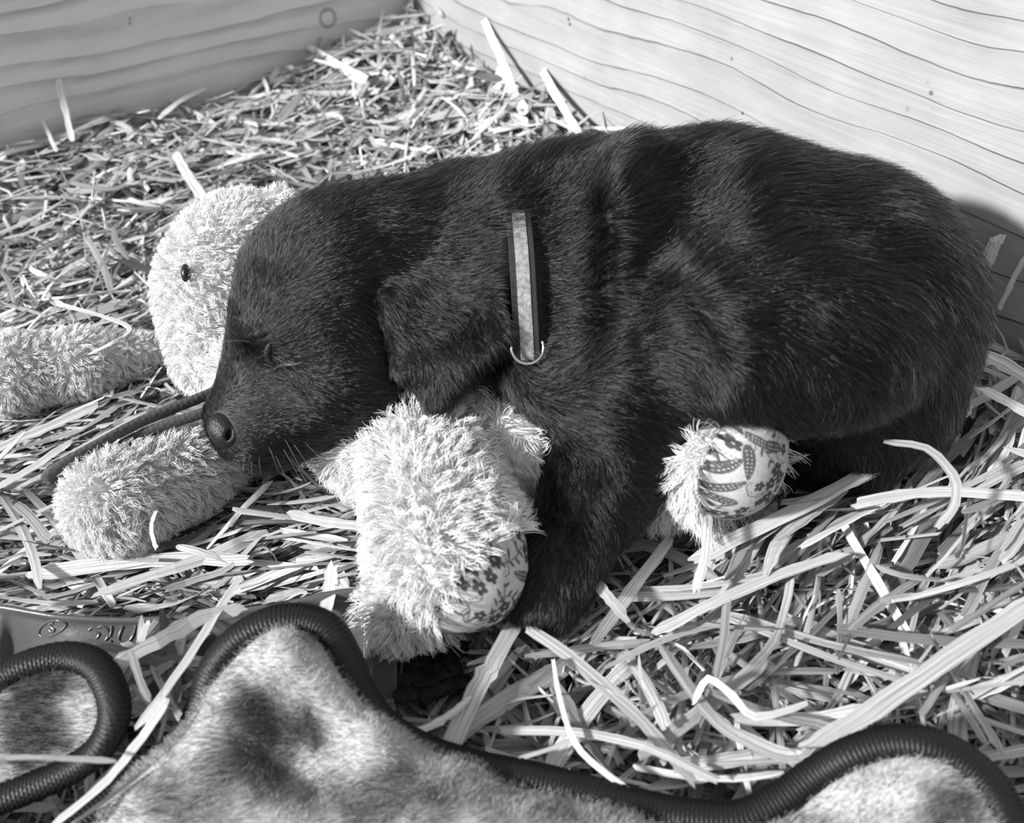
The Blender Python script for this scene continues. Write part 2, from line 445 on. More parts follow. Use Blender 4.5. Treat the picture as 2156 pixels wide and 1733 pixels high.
tag(toy, 'cream shaggy plush toy with floral print soles lying under the puppy', 'plush toy')
plush_cloth = simple('plush_backing', .70, .9, .1)
PM = {}
def shrink(fd, d):
    fd.p = [((lambda f: lambda P: f(P) + d)(f), lo, hi, k, sub) for f, lo, hi, k, sub in fd.p]
for key_, d_ in (('head', .001), ('arm_a', .003), ('arm_b', .0035), ('torso', .002), ('leg_a', .0045), ('leg_b', .001)): shrink(plush[key_], d_)
for key, fd in plush.items():
    lo_ = np.min([p[1] for p in fd.p], 0); hi_ = np.max([p[2] for p in fd.p], 0)
    fd.p.append((lambda P: pup.fast(P.reshape(-1, 3)).reshape(P.shape[:-1]) - .0008, lo_, hi_, .003, True))
    V, Fq = fd.mesh(.002, fix=False)
    PM[key] = (V, Fq)

# ------------------------------------------------------------------ plush toy: split into parts, printed soles, shaggy pile
def flower_print(P2, seed):
    """tone of the printed cloth (0..1 darkness) for points given in millimetres on the sole"""
    r = np.random.default_rng(seed); x, y = P2[:, 0], P2[:, 1]; dark = np.zeros(len(x))
    def add(mask, v):
        nonlocal dark; dark = np.maximum(dark, np.where(mask, v, 0))
    def sm(d, w=.18): return np.clip(.5 - d / w, 0, 1)
    def flower(cx, cy, R, rot):
        nonlocal dark
        a = np.arctan2(y - cy, x - cx) - rot; rr = np.hypot(x - cx, y - cy)
        edge = R * (.62 + .38 * np.abs(np.cos(2.5 * a)))
        dark = np.maximum(dark, .92 * sm(rr - edge)); dark = np.where(rr < .16 * R, .12, dark)
    def leaf(cx, cy, L, rot):
        nonlocal dark
        c, s = math.cos(rot), math.sin(rot); u = (x - cx) * c + (y - cy) * s; v = -(x - cx) * s + (y - cy) * c
        w = .32 * L * np.sqrt(np.clip(1 - (u / L) ** 2, 0, 1)) * (1 - .3 * u / L)
        dark = np.maximum(dark, .85 * sm(np.where(np.abs(u) < L, np.abs(v) - w, 1)))
    def vine(pts, w, v=.85):
        nonlocal dark
        P = np.array(pts, float); d = np.full(len(x), 9.0)
        t = np.linspace(0, 1, 40)[:, None]
        # Catmull-Rom through the points
        for i in range(len(P) - 1):
            p0, p1, p2, p3 = P[max(i - 1, 0)], P[i], P[i + 1], P[min(i + 2, len(P) - 1)]
            c = .5 * ((2 * p1) + (-p0 + p2) * t + (2 * p0 - 5 * p1 + 4 * p2 - p3) * t ** 2 + (-p0 + 3 * p1 - 3 * p2 + p3) * t ** 3)
            for q in c[::2]: d = np.minimum(d, np.hypot(x - q[0], y - q[1]))
        dark = np.maximum(dark, v * sm(d - w))
    def scallop(cx, cy, R, a0, a1, n):
        aa = np.linspace(a0, a1, n)
        vine([(cx + R * (1 + .10 * (i % 2)) * math.cos(a), cy + R * (1 + .10 * (i % 2)) * math.sin(a)) for i, a in enumerate(aa)], .14)
        for a in np.linspace(a0, a1, 2 * n):
            add(np.hypot(x - cx - .82 * R * math.cos(a), y - cy - .82 * R * math.sin(a)) < .16, .7)
    spots = []
    for _ in range(400):
        p = r.uniform(-26, 26, 2)
        if all(np.hypot(*(p - q)) > 4.3 for q in spots): spots.append(p)
    for i, (cx, cy) in enumerate(spots):
        m = i % 4
        if m == 0:
            for k in range(3): flower(cx + 2.2 * math.cos(k * 2.1 + i), cy + 2.2 * math.sin(k * 2.1 + i), r.uniform(1.5, 2.2), r.uniform(0, 6))
        elif m == 1:
            a0 = r.uniform(0, 6); scallop(cx, cy, r.uniform(2.8, 3.8), a0, a0 + 4.2, 10); flower(cx, cy, 1.6, a0)
        elif m == 2:
            L, rot = r.uniform(3.4, 4.6), r.uniform(0, 6); leaf(cx, cy, L, rot); c, s = math.cos(rot), math.sin(rot); u = (x - cx) * c + (y - cy) * s; v = -(x - cx) * s + (y - cy) * c
            for k in range(-3, 4):
                for sg in (-1, 1): dark = np.where(np.hypot(u - k * L * .22, v - sg * .11 * L) < .20, .15, dark)
        else:
            rot = r.uniform(0, 6)
            vine([(cx - 5 * math.cos(rot), cy - 5 * math.sin(rot)), (cx + 1.2, cy - .8), (cx + 5 * math.cos(rot), cy + 5 * math.sin(rot))], .17)
            for k in range(-3, 4): leaf(cx + k * 1.5 * math.cos(rot) + .9 * math.sin(k * 9), cy + k * 1.5 * math.sin(rot) + .9 * math.cos(k * 9), 1.1, rot + .8 * (-1) ** k)
    return dark
def print_mat():
    m, nt, b = new_mat('printed_cotton')
    a = nt.nodes.new('ShaderNodeAttribute'); a.attribute_name = 'ink'
    tc = nt.nodes.new('ShaderNodeTexCoord'); n = nt.nodes.new('ShaderNodeTexNoise'); n.inputs['Scale'].default_value = 900; nt.links.new(tc.outputs['Object'], n.inputs['Vector'])
    v = math_node(nt, 'MULTIPLY', map_range(nt, a.outputs['Fac'], 0, 1, .52, .035), map_range(nt, n.outputs['Fac'], .3, .7, .85, 1.12))
    cc = nt.nodes.new('ShaderNodeCombineColor')
    for i in range(3): nt.links.new(v, cc.inputs[i])
    nt.links.new(cc.outputs[0], b.inputs['Base Color']); b.inputs['Roughness'].default_value = .85; b.inputs['Specular IOR Level'].default_value = .2
    return m
PRINT = print_mat()
def refine(V, Fq, n):
    """split every quad n times over (n x n) so a print can be carried per point"""
    A, B, C, D = (V[Fq[:, i]] for i in range(4)); t = np.linspace(0, 1, n + 1)
    out = []
    for j in t:
        for i in t: out.append((A * (1 - i) + B * i) * (1 - j) + (D * (1 - i) + C * i) * j)
    P = np.stack(out, 1); m = n + 1; base = np.arange(len(Fq))[:, None] * m * m
    q = [base + np.array([[j * m + i, j * m + i + 1, (j + 1) * m + i + 1, (j + 1) * m + i]]) for j in range(n) for i in range(n)]
    return P.reshape(-1, 3), np.concatenate(q)
def weld(V, Fq, tol=1e-5):
    key = np.round(V / tol).astype(np.int64); _, first, inv = np.unique(key, axis=0, return_index=True, return_inverse=True)
    return V[first], inv.ravel()[Fq]
def compact(V, Fq):
    u, inv = np.unique(Fq, return_inverse=True); return V[u], inv.reshape(Fq.shape)
SOLES = {'leg_a': (at(1010, 1235, .035), .80 * RIGHT - .62 * UP - .42 * FWD, -.0040, 3),
         'leg_b': (at(1548, 957, .046), .62 * RIGHT - .42 * UP - .66 * FWD, .0030, 11)}
pile_m, nt, b = new_mat('plush_pile')
b.inputs['Roughness'].default_value = .8; b.inputs['Specular IOR Level'].default_value = .15
hi = nt.nodes.new('ShaderNodeHairInfo'); v = map_range(nt, hi.outputs['Random'], 0, 1, .80, .97)
cc = nt.nodes.new('ShaderNodeCombineColor')
for i in range(3): nt.links.new(v, cc.inputs[i])
nt.links.new(cc.outputs[0], b.inputs['Base Color'])
NAMES = {'head': 'head', 'arm_a': 'arm', 'arm_b': 'arm', 'torso': 'torso', 'ear': 'ear', 'leg_a': 'leg', 'leg_b': 'leg'}
LEN = {'head': .0050, 'arm_a': .0060, 'arm_b': .0072, 'torso': .0075, 'ear': .005, 'leg_a': .0085, 'leg_b': .0080}
CNT = {'head': 26000, 'arm_a': 16000, 'arm_b': 17000, 'torso': 20000, 'ear': 2200, 'leg_a': 22000, 'leg_b': 9000}
def fur_plush(key, V, Fq, keep, parent):
    n = CNT[key]; P, N = scatter(V, Fq, n)
    ok = keep(P) & (pup.fast(P) > -.001) & (P[:, 2] > -.012)
    for k2, f2 in plush.items():
        if k2 != key: ok &= f2.fast(P) > -.002
    P, N = P[ok], N[ok]; n = len(P)
    # tufts: neighbouring strands lean the same way
    nt_ = max(n // 9, 1); cid = rng.choice(n, nt_, replace=False); C = P[cid]
    best = np.zeros(n, int); cell = .006
    lean = unit(rng.normal(size=(nt_, 3)) + np.array([0, 0, -.9]) + .5 * RIGHT)
    for s0 in range(0, n, 2000):
        best[s0:s0 + 2000] = np.argmin(((P[s0:s0 + 2000, None] - C[None]) ** 2).sum(-1), 1)
    D = unit(lean[best] + .35 * rng.normal(size=(n, 3))); D = unit(D - N * (D * N).sum(1, keepdims=True))
    edge = np.zeros(n)
    if key in SOLES:
        c_, nr_, of_, _s = SOLES[key]; nr_ = unit(np.array(nr_)); dd = (c_ @ nr_ + of_) - P @ nr_; edge = np.clip(1 - dd / .007, 0, 1) * (dd > -.001); D = unit(D + edge[:, None] * (.7 * nr_ + .5 * UP)); D = unit(D - N * (D * N).sum(1, keepdims=True))
    L = (1 + (.9 if key == 'leg_b' else .2) * edge) * LEN[key] * rng.uniform(.7, 1.3, n) * rng.choice([1, 1.25], n, p=[.85, .15])
    pts = hair_paths(P, N, D, L, .85, .35, k=5, curl=.10)
    # draw the tips of one tuft together
    tip = np.zeros((nt_, 3)); cnt = np.zeros(nt_); np.add.at(tip, best, pts[:, -1]); np.add.at(cnt, best, 1); tip /= np.maximum(cnt, 1)[:, None]
    w = (np.linspace(0, 1, 5) ** 1.5)[None, :, None] * .55
    pts = pts + w * (tip[best] - pts[:, -1])[:, None, :]
    bad = (pup.fast(pts[:, -1]) < 0)
    pts = pts[~bad]
    curves_obj('pile', pts, rng.uniform(.00013, .00024, len(pts)), pile_m, parent)
for key in plush:
    V, Fq = PM[key]; keep = lambda P: np.ones(len(P), bool)
    if key in SOLES:
        c, nrm, off, seed = SOLES[key]; nrm = unit(np.array(nrm)); off0 = c @ nrm + off
        R = _rot(RIGHT - nrm * (RIGHT @ nrm), nrm)      # columns: across, up the sole, outwards
        Cn = V[Fq].mean(1); is_sole = (Cn @ nrm > off0)
        if key == 'leg_a': is_sole &= np.linalg.norm(Cn - at(838, 1285, .018), axis=1) > .019
        part = mesh_np('leg', *compact(V, Fq[~is_sole]), plush_cloth, toy)
        SV, SF = refine(V, Fq[is_sole], 5); SV, SF = weld(SV, SF)
        print(key, 'sole faces', is_sole.sum(), len(Fq)); SV = SV + vnormals(SV, SF)[0] * .0012
        q = (SV - c) @ R * 1000 / 1.5; ink = flower_print(q[:, :2], seed)
        so = mesh_np('printed_sole', SV, SF, PRINT, part, attrs={'ink': ink}); so['label'] = 'floral print cotton sole'
        keep = (lambda nrm, off0, key: lambda P: (P @ nrm < off0 + .0008) | ((np.linalg.norm(P - at(838, 1285, .018), axis=1) < .019) if key == 'leg_a' else False))(nrm, off0, key)
    else:
        part = mesh_np(NAMES[key], V, Fq, plush_cloth, toy)
    if FUR: fur_plush(key, V, Fq, keep, part)
    if key == 'head':
        e = plush['head'].hit(397, 578); n = plush['head'].grad(e[None])[0]
        fe = Field(); fe.ell(e + n * .003, (.0022, .0045, .0022), RIGHT, up=-FWD)
        mesh_np('eye', *fe.mesh(.0006), simple('plush_eye', .012, .25), part)

# ------------------------------------------------------------------ puppy: coat, nose, closed lids, whiskers
coat, nt, b = new_mat('black_coat')
nt.nodes.remove(b); hb = nt.nodes.new('ShaderNodeBsdfHairPrincipled')
hb.parametrization = 'COLOR'
hi = nt.nodes.new('ShaderNodeHairInfo'); v = math_node(nt, 'ADD', math_node(nt, 'MULTIPLY', math_node(nt, 'POWER', hi.outputs['Random'], 7.0), .11), .0008)  # a few hairs coloured paler, painting glints of light into the black coat
cc = nt.nodes.new('ShaderNodeCombineColor')
for i in range(3): nt.links.new(v, cc.inputs[i])
nt.links.new(cc.outputs[0], hb.inputs['Color']); hb.inputs['IOR'].default_value = 1.45; hb.inputs['Roughness'].default_value = .17; hb.inputs['Radial Roughness'].default_value = .35
if 'Random Roughness' in hb.inputs: hb.inputs['Random Roughness'].default_value = .3
nt.links.new(hb.outputs[0], nt.nodes['Material Output'].inputs['Surface'])
FLOW = np.array([  # pixel, direction right/up in the photo, length mm
    (450, 830, .4, .6, 1.5), (470, 790, .5, .8, 2), (500, 740, .3, 1, 3), (520, 650, .3, 1, 3.5), (560, 560, .55, .85, 4.5), (620, 470, .8, .65, 5), (700, 430, .95, .3, 5.5), (800, 420, 1, .15, 6),
    (500, 880, .9, -.1, 1.8), (540, 920, .9, -.25, 2.2), (560, 860, .95, .1, 2.5), (600, 960, .8, -.4, 2.8), (650, 900, 1, -.1, 3.2), (620, 820, 1, -.05, 3), (700, 830, 1, -.15, 4), (780, 820, 1, -.1, 4.5),
    (600, 700, .7, .4, 3.2), (650, 620, .75, .6, 4.5), (700, 540, .85, .45, 5), (760, 480, .95, .2, 6), (680, 720, .9, 0, 4), (740, 680, .9, -.3, 4.5), (780, 620, .85, -.35, 5), (830, 560, .95, -.1, 6), (850, 480, 1, 0, 6),
    (830, 660, .6, -.8, 5), (880, 760, .15, -1, 3.5), (920, 840, .1, -1, 4), (960, 760, .3, -.95, 6), (900, 650, .75, -.5, 6), (1000, 680, .7, -.65, 6.5), (1060, 720, .4, -.9, 6), (980, 600, .95, -.2, 7),
    (900, 400, .85, .5, 7), (960, 350, .7, .75, 8), (1020, 380, .85, .5, 8), (1000, 460, 1, .1, 7), (1040, 540, 1, 0, 6), (1060, 420, .9, .3, 8),
    (1130, 350, .85, .5, 9), (1200, 300, .85, .5, 9), (1150, 480, 1, .15, 7), (1150, 650, 1, 0, 6), (1250, 400, .85, .45, 8), (1300, 500, .95, .2, 8), (1300, 620, 1, .1, 8), (1380, 450, .85, .4, 8), (1400, 560, .95, .15, 7.5),
    (1200, 780, .9, .35, 7.5), (1300, 800, 1, .1, 8), (1400, 800, .95, -.3, 8), (1250, 880, 1, -.1, 7), (1350, 900, .8, -.5, 7), (1250, 1000, .3, -.9, 5), (1180, 1180, -.3, -.9, 4),
    (1430, 330, .85, .4, 8), (1500, 400, .85, .4, 8), (1550, 320, .9, .15, 8), (1600, 450, .9, .3, 8), (1700, 330, .95, -.15, 8), (1800, 400, .9, -.35, 8), (1700, 500, 1, 0, 8), (1850, 520, .95, -.25, 8),
    (1480, 560, .9, .3, 7.5), (1600, 600, 1, .1, 8), (1450, 680, .95, -.1, 7), (1550, 700, .95, -.25, 8), (1700, 680, .9, -.4, 8), (1520, 790, .5, -.8, 7.5), (1600, 820, .4, -.9, 8), (1750, 800, .55, -.8, 8), (1850, 720, .7, -.7, 8),
    (1950, 600, .7, -.6, 7.5), (2020, 650, .5, -.8, 7), (1950, 780, .5, -.85, 7.5), (1900, 880, .3, -.9, 6.5), (1750, 930, .2, -.9, 5), (1700, 960, -.1, -.9, 4.5)], float)
def flow_at(P):
    px = project(P); D = np.zeros((len(P), 2)); L = np.zeros(len(P)); W = np.zeros(len(P))
    for u, v, dx, dy, l in FLOW:
        w = 1 / (((px[:, 0] - u) ** 2 + (px[:, 1] - v) ** 2) + 700) ** 1.6; m = math.hypot(dx, dy)
        D[:, 0] += w * dx / m; D[:, 1] += w * dy / m; L += w * l; W += w
    D /= W[:, None]; return D, L / W / 1000
nose_c = at_depth(465, 903, pup.hit(495, 885)) + FWD * .006
NOSE_R = .0066
# nose leather with nostrils
fn = Field(); fn.ell(nose_c, (.0062, .0074, .0070), RIGHT * .6 + UP * .5, k=.004, up=-FWD)
fn.ell(nose_c + RIGHT * .003 - UP * .003 - FWD * .001, (.0054, .0046, .0056), RIGHT, k=.004, up=-FWD)
fn.cone(nose_c, nose_c + RIGHT * .0042 + UP * .0062 + FWD * .002, .0052, .0040, k=.004)
nh = fn.hit(480, 916)
fn.ell(nh, (.0011, .0025, .0035), RIGHT * 1.0 + UP * -.35, k=.0012, up=-FWD, sub=True)
fn.cone(nh - UP * .002, nh - UP * .004 + RIGHT * .0022, .0007, .0004, k=.0006, sub=True)
fn.ell(nh + RIGHT * -.0125 - UP * .0065 + FWD * .001, (.0014, .0022, .003), RIGHT, k=.0008, up=-FWD, sub=True)
nose_mesh = fn.mesh(.0005)
lid_a = [pup.hit(u, v) for u, v in ((576, 783), (586, 772), (602, 768), (622, 767), (640, 762))]
lid_b = [pup.hit(u, v) for u, v in ((572, 764), (564, 750), (563, 736), (569, 722))]
ring_c = at(1084, 590, .083); ring_ax = unit(np.array([1.0, 0.02, -.06]))
if FUR:
    P, N = scatter(pV, pF, 270000)
    facing = ((CAM - P) * N).sum(1) / np.linalg.norm(CAM - P, axis=1)
    ok = (P[:, 2] > -.005) & (rng.random(len(P)) < np.where(facing > -.35, 1, .35))
    ok &= fn.fast(P) > .0003
    lid_d = np.min([np.linalg.norm(P - q, axis=1) for q in lid_a + lid_b], 0); ok &= (lid_d > .0022) | (rng.random(len(P)) < .12)
    for k2, f2 in plush.items(): ok &= f2.fast(P) > .0
    ax = (P - ring_c) @ ring_ax; under = (np.abs(ax) < .0068) & (np.linalg.norm((P - ring_c) - ax[:, None] * ring_ax, axis=1) < .06)
    pv0 = project(P)[:, 1]; ok &= ~(under & (pv0 > 490 + 30 * rng.normal(size=len(P))) & (pv0 < 770))
    P, N = P[ok], N[ok]; D2, L = flow_at(P)
    # short-range waviness of the coat
    ph = project(P) / 46.0
    wob = .22 * np.sin(ph[:, 0] * 1.3 + 2 * np.sin(ph[:, 1] * .9)) + .18 * np.sin(ph[:, 1] * 1.7 + 1.5 * np.sin(ph[:, 0] * 1.1)) + .16 * rng.normal(size=len(P))
    c, s = np.cos(wob), np.sin(wob); D2 = np.stack([D2[:, 0] * c - D2[:, 1] * s, D2[:, 0] * s + D2[:, 1] * c], 1)
    D = D2[:, :1] * RIGHT + D2[:, 1:] * UP; D = unit(D - N * (D * N).sum(1, keepdims=True))
    L = L * rng.uniform(.75, 1.5, len(P))
    nape = np.exp(-(np.hypot(project(P)[:, 0] - 1000, project(P)[:, 1] - 350) / 110) ** 2)
    lift = np.clip(.30 + .18 * nape + .10 * rng.normal(size=len(P)), .1, .6)
    pts = hair_paths(P, N, D, L, lift, lift * .25, k=5, curl=.06)
    ax = (pts[:, -1] - ring_c) @ ring_ax; rad_ = np.linalg.norm((pts[:, -1] - ring_c) - ax[:, None] * ring_ax, axis=1)
    pxr = project(pts[:, 0])
    cover = (np.abs(ax) < .0055) & (rad_ < .06) & (pxr[:, 1] > 470 + 40 * rng.normal(size=len(P)))     # coat lies over the collar only at the nape
    bad = cover.copy()
    for k2, f2 in plush.items(): bad |= f2.fast(pts[:, -1]) < .0
    pts = pts[~bad]; print('hairs', len(pts))
    curves_obj('fur', pts, rng.uniform(.000055, .000115, len(pts)), coat, puppy)
    # whiskers
    wk = []
    for u, v, dx, dy, l in ((600, 925, .6, -.8, 26), (618, 935, .7, -.7, 30), (596, 945, .55, -.8, 24), (580, 960, .4, -.9, 16), (610, 960, .6, -.8, 28), (640, 930, .8, -.5, 24), (566, 940, .3, -.9, 12), (545, 965, .1, -1, 7), (530, 970, 0, -1, 7), (515, 965, -.1, -1, 6),
                            (560, 690, -.5, .9, 14), (548, 700, -.7, .7, 16), (530, 720, -.9, .5, 16)):
        p = pup.hit(u, v)
        if p is None: continue
        n = pup.grad(p[None])[0]; d = dx * RIGHT + dy * UP; path = [p]
        for i in range(8):
            path.append(path[-1] + unit(d + n * .5 - np.array([0, 0, .10 * i])) * l / 8000)
        wk.append(path)
    curves_obj('whiskers', np.array(wk), np.full(len(wk), .00006), simple('whisker', .22, .3), puppy)
mesh_np('nose', *nose_mesh, simple('nose_leather', .012, .30, .55, bump=(1500, .5)), puppy)['label'] = 'bare glossy black nose with nostril'
lid_m = simple('eyelid_skin', .035, .4, .5, bump=(1200, .4))
def catmull(pts, n):
    P = np.array(pts, float); out = []
    for i in range(len(P) - 1):
        p0, p1, p2, p3 = P[max(i - 1, 0)], P[i], P[i + 1], P[min(i + 2, len(P) - 1)]
        t = np.linspace(0, 1, n, endpoint=False)[:, None]
        out.append(.5 * ((2 * p1) + (-p0 + p2) * t + (2 * p0 - 5 * p1 + 4 * p2 - p3) * t ** 2 + (-p0 + 3 * p1 - 3 * p2 + p3) * t ** 3))
    out.append(P[-1:]); return np.concatenate(out)
for path, r in ((lid_a, .0008), (lid_b, .0011)):
    fl = Field(); c = catmull(path, 4); rr = r * np.sin(np.linspace(.25, math.pi - .25, len(c)))
    for i in range(len(c) - 1): fl.cone(c[i], c[i + 1], rr[i], rr[i + 1], k=.0004)
    mesh_np('eyelid', *fl.mesh(.0004), lid_m, puppy)

# ------------------------------------------------------------------ collar
def neck_ring(off, axo, n=96):
    """closed loop around the neck on its surface"""
    R = _rot(ring_ax); out = []
    for t in np.linspace(0, 2 * math.pi, n, endpoint=False):
        d = R[:, 1] * math.cos(t) + R[:, 2] * math.sin(t); lo, hi = 0.0, .09
        s = np.linspace(.012, .09, 120); val = pup.ev(ring_c + ring_ax * axo + s[:, None] * d)
        i = np.argmax(val > 0); out.append(s[i])
    out = np.array(out); k = np.array([1, 2, 3, 2, 1]) / 9.0
    out = np.minimum(out, np.median(out) * 1.18)
    for _ in range(4): out = sum(w * np.roll(out, j) for w, j in zip(k, (-2, -1, 0, 1, 2)))
    t = np.linspace(0, 2 * math.pi, n, endpoint=False)[:, None]
    d = R[:, 1] * np.cos(t) + R[:, 2] * np.sin(t)
    p = ring_c + ring_ax * axo + (out[:, None] + off) * d; pv = project(p)[:, 1:]
    sink = .0032 * np.clip((540 - pv) / 80, 0, 1) + .006 * np.clip((440 - pv) / 50, 0, 1) + .008 * np.clip((pv - 765) / 40, 0, 1)     # buried in the coat at the nape and under the throat
    return p - sink * d, d
def band(r0, axes, thick, lift):
    """closed strap: several loops across, outer and inner face"""
    loops = [];
    for a in axes:
        p, d = neck_ring(lift, 0.0); loops.append((p + ring_ax * a, d))
    n = len(loops[0][0]); m = len(axes)
    outer = np.stack([p + d * thick for p, d in loops], 1); inner = np.stack([p for p, d in loops], 1)[:, ::-1]
    V = np.concatenate([outer, inner], 1); k = 2 * m; i = np.arange(n)[:, None]; j = np.arange(k)[None]
    q = np.stack([i * k + j, ((i + 1) % n) * k + j, ((i + 1) % n) * k + (j + 1) % k, i * k + (j + 1) % k], -1).reshape(-1, 4)
    return V.reshape(-1, 3), q
collar = empty('dog_collar', ring_c); tag(collar, 'narrow dark collar with pale centre stripe around the black puppy neck', 'collar')
V, q = band(0, [-.0050, -.0045, 0, .0045, .0050], .0016, .0016); mesh_np('strap', V, q, simple('collar_webbing', .035, .7, .3, bump=(2500, .6)), collar)
V, q = band(0, [-.0026, -.0024, 0, .0024, .0026], .0006, .0030); mesh_np('reflective_stripe', V, q, simple('collar_stripe', .30, .45, .5, noise=(600, .12), bump=(1800, .5)), collar)
rp, rd = neck_ring(.0045, .0); pxl = project(rp); best = np.argmin(np.hypot(pxl[:, 0] - 1100, pxl[:, 1] - 742)); rc = rp[best] - UP * .001 - FWD * .002
def tube(path, r, n=10, closed=False, name='tube', mat=None, parent=None, flat=None):
    P = np.array(path, float); m = len(P)
    T = unit(np.roll(P, -1, 0) - np.roll(P, 1, 0)) if closed else unit(np.gradient(P, axis=0))
    u = np.array([0, 0, 1.0]) if flat is None else flat
    B = unit(np.cross(T, u)); N = np.cross(B, T); t = np.linspace(0, 2 * math.pi, n, endpoint=False)
    r = np.broadcast_to(np.asarray(r, float), (m,)) if np.ndim(r) < 2 else r
    rb, rn = (r, r) if np.ndim(r) == 1 else (r[:, 0], r[:, 1])
    V = P[:, None] + (rb[:, None] * np.cos(t))[..., None] * B[:, None] + (rn[:, None] * np.sin(t))[..., None] * N[:, None]
    i = np.arange(m if closed else m - 1)[:, None]; j = np.arange(n)[None]
    q = np.stack([i * n + j, i * n + (j + 1) % n, ((i + 1) % m) * n + (j + 1) % n, ((i + 1) % m) * n + j], -1).reshape(-1, 4)
    V = V.reshape(-1, 3); F_ = [q]
    if not closed:
        V = np.concatenate([V, P[:1], P[-1:]]); a, b_ = len(V) - 2, len(V) - 1; jj = np.arange(n)
        F_.append(np.stack([np.full(n, a), (jj + 1) % n, jj], 1)); F_.append(np.stack([np.full(n, b_), (m - 1) * n + jj, (m - 1) * n + (jj + 1) % n], 1))
    return mesh_np(name, V, F_, mat, parent)
t = np.linspace(math.radians(-185), math.radians(25), 28)[:, None]
tube(rc + .0062 * (np.cos(t) * (RIGHT + .1 * FWD) + np.sin(t) * UP) + UP * .001, .00055, 10, name='ring', mat=simple('steel_ring', .75, .18, .5), parent=collar)['label'] = 'small shiny metal ring'
bpy.data.materials['steel_ring'].node_tree.nodes['Principled BSDF'].inputs['Metallic'].default_value = 1

# ------------------------------------------------------------------ fleece blanket with knitted edge
BIND = [(-70, 1500, .028), (0, 1432, .032), (60, 1398, .035), (140, 1382, .036), (203, 1402, .036), (236, 1460, .033), (238, 1520, .028), (205, 1580, .022), (140, 1625, .016), (40, 1668, .012), (-60, 1710, .010),
        (-140, 1800, .010), (-60, 1880, .010), (110, 1800, .010), (205, 1712, .012), (300, 1625, .014), (385, 1560, .018), (424, 1490, .026), (448, 1410, .036), (495, 1350, .044), (560, 1312, .048), (630, 1302, .048), (690, 1324, .046),
        (728, 1385, .040), (762, 1465, .032), (815, 1532, .024), (900, 1582, .018), (1000, 1614, .015), (1150, 1645, .013), (1300, 1685, .012), (1420, 1712, .011), (1550, 1722, .012), (1640, 1684, .015), (1720, 1628, .020), (1790, 1588, .026),
        (1870, 1563, .030), (1950, 1565, .032), (2020, 1594, .030), (2085, 1650, .026), (2125, 1720, .022), (2170, 1800, .016), (2300, 1880, .012)]
bpath = catmull([at(*p) for p in BIND], 24)
def resample(P, step):
    s = np.concatenate([[0], np.cumsum(np.linalg.norm(np.diff(P, axis=0), axis=1))]); n = int(s[-1] / step); t = np.linspace(0, s[-1], n)
    return np.stack([np.interp(t, s, P[:, i]) for i in range(3)], 1), t
outline = np.concatenate([resample(bpath, .004)[0][:, :2], [(.42, -.26), (.42, -.36), (-.42, -.36), (-.42, -.15)]])
def inside_poly(P, poly):
    x, y = P[:, 0], P[:, 1]; c = np.zeros(len(P), bool); n = len(poly)
    for i in range(n):
        x0, y0 = poly[i]; x1, y1 = poly[(i + 1) % n]
        m = ((y0 > y) != (y1 > y)) & (x < (x1 - x0) * (y - y0) / ((y1 - y0) if y1 != y0 else 1e-12) + x0); c ^= m
    return c
def dist_poly(P, poly):
    d = np.full(len(P), 9.0); n = len(poly)
    for i in range(n):
        a = poly[i]; b = poly[(i + 1) % n]; ba = b - a; t = np.clip(((P - a) @ ba) / max(ba @ ba, 1e-12), 0, 1)
        d = np.minimum(d, np.linalg.norm(P - a - t[:, None] * ba, axis=1))
    return d
from mathutils.geometry import delaunay_2d_cdt
gx, gy = np.meshgrid(np.arange(-.42, .42, .0032), np.arange(-.36, -.02, .0032)); G = np.stack([gx.ravel(), gy.ravel()], 1)
G = G[inside_poly(G, outline)]; G = G[dist_poly(G, outline) > .0016]
allp = np.concatenate([outline, G]); nb = len(outline)
vv, _, ff, *_ = delaunay_2d_cdt([Vector(p) for p in allp], [], [list(range(nb))], 1, 1e-7)
B2 = np.array([(v.x, v.y) for v in vv]); BF = np.array([f for f in ff if len(f) == 3])
bz = resample(bpath, .004)[0]; bz = np.concatenate([bz[:, 2], [.012, .012, .012, .012]])
def blanket_z(P):
    d = dist_poly(P, outline); w = np.zeros(len(P)); z = np.zeros(len(P))
    for i in range(0, nb, 2):
        k = 1 / (((P - outline[i]) ** 2).sum(1) + 1e-5) ** 1.5; w += k; z += k * bz[i]
    z /= w
    z = z + .0065 * (1 - np.exp(-(d / .008) ** 1.3)) - .002
    px = project(np.concatenate([P, z[:, None]], 1)); u, v = px[:, 0], px[:, 1]
    def ridge(x0, y0, x1, y1, wd, h):
        bx, by = x1 - x0, y1 - y0; t = np.clip(((u - x0) * bx + (v - y0) * by) / (bx * bx + by * by), 0, 1)
        return h * np.exp(-(np.hypot(u - x0 - t * bx, v - y0 - t * by) / wd) ** 2)
    z = z + ridge(600, 1400, 800, 1590, 55, .010) + ridge(800, 1590, 1000, 1640, 45, .006) + ridge(480, 1500, 300, 1700, 60, .008)
    z = z - ridge(560, 1560, 640, 1640, 60, .010) - ridge(640, 1560, 560, 1480, 30, .004) + ridge(900, 1720, 1300, 1760, 50, .006) - ridge(1700, 1733, 1850, 1690, 50, .004)
    return np.maximum(z, .002)
BV = np.concatenate([B2, blanket_z(B2)[:, None]], 1)
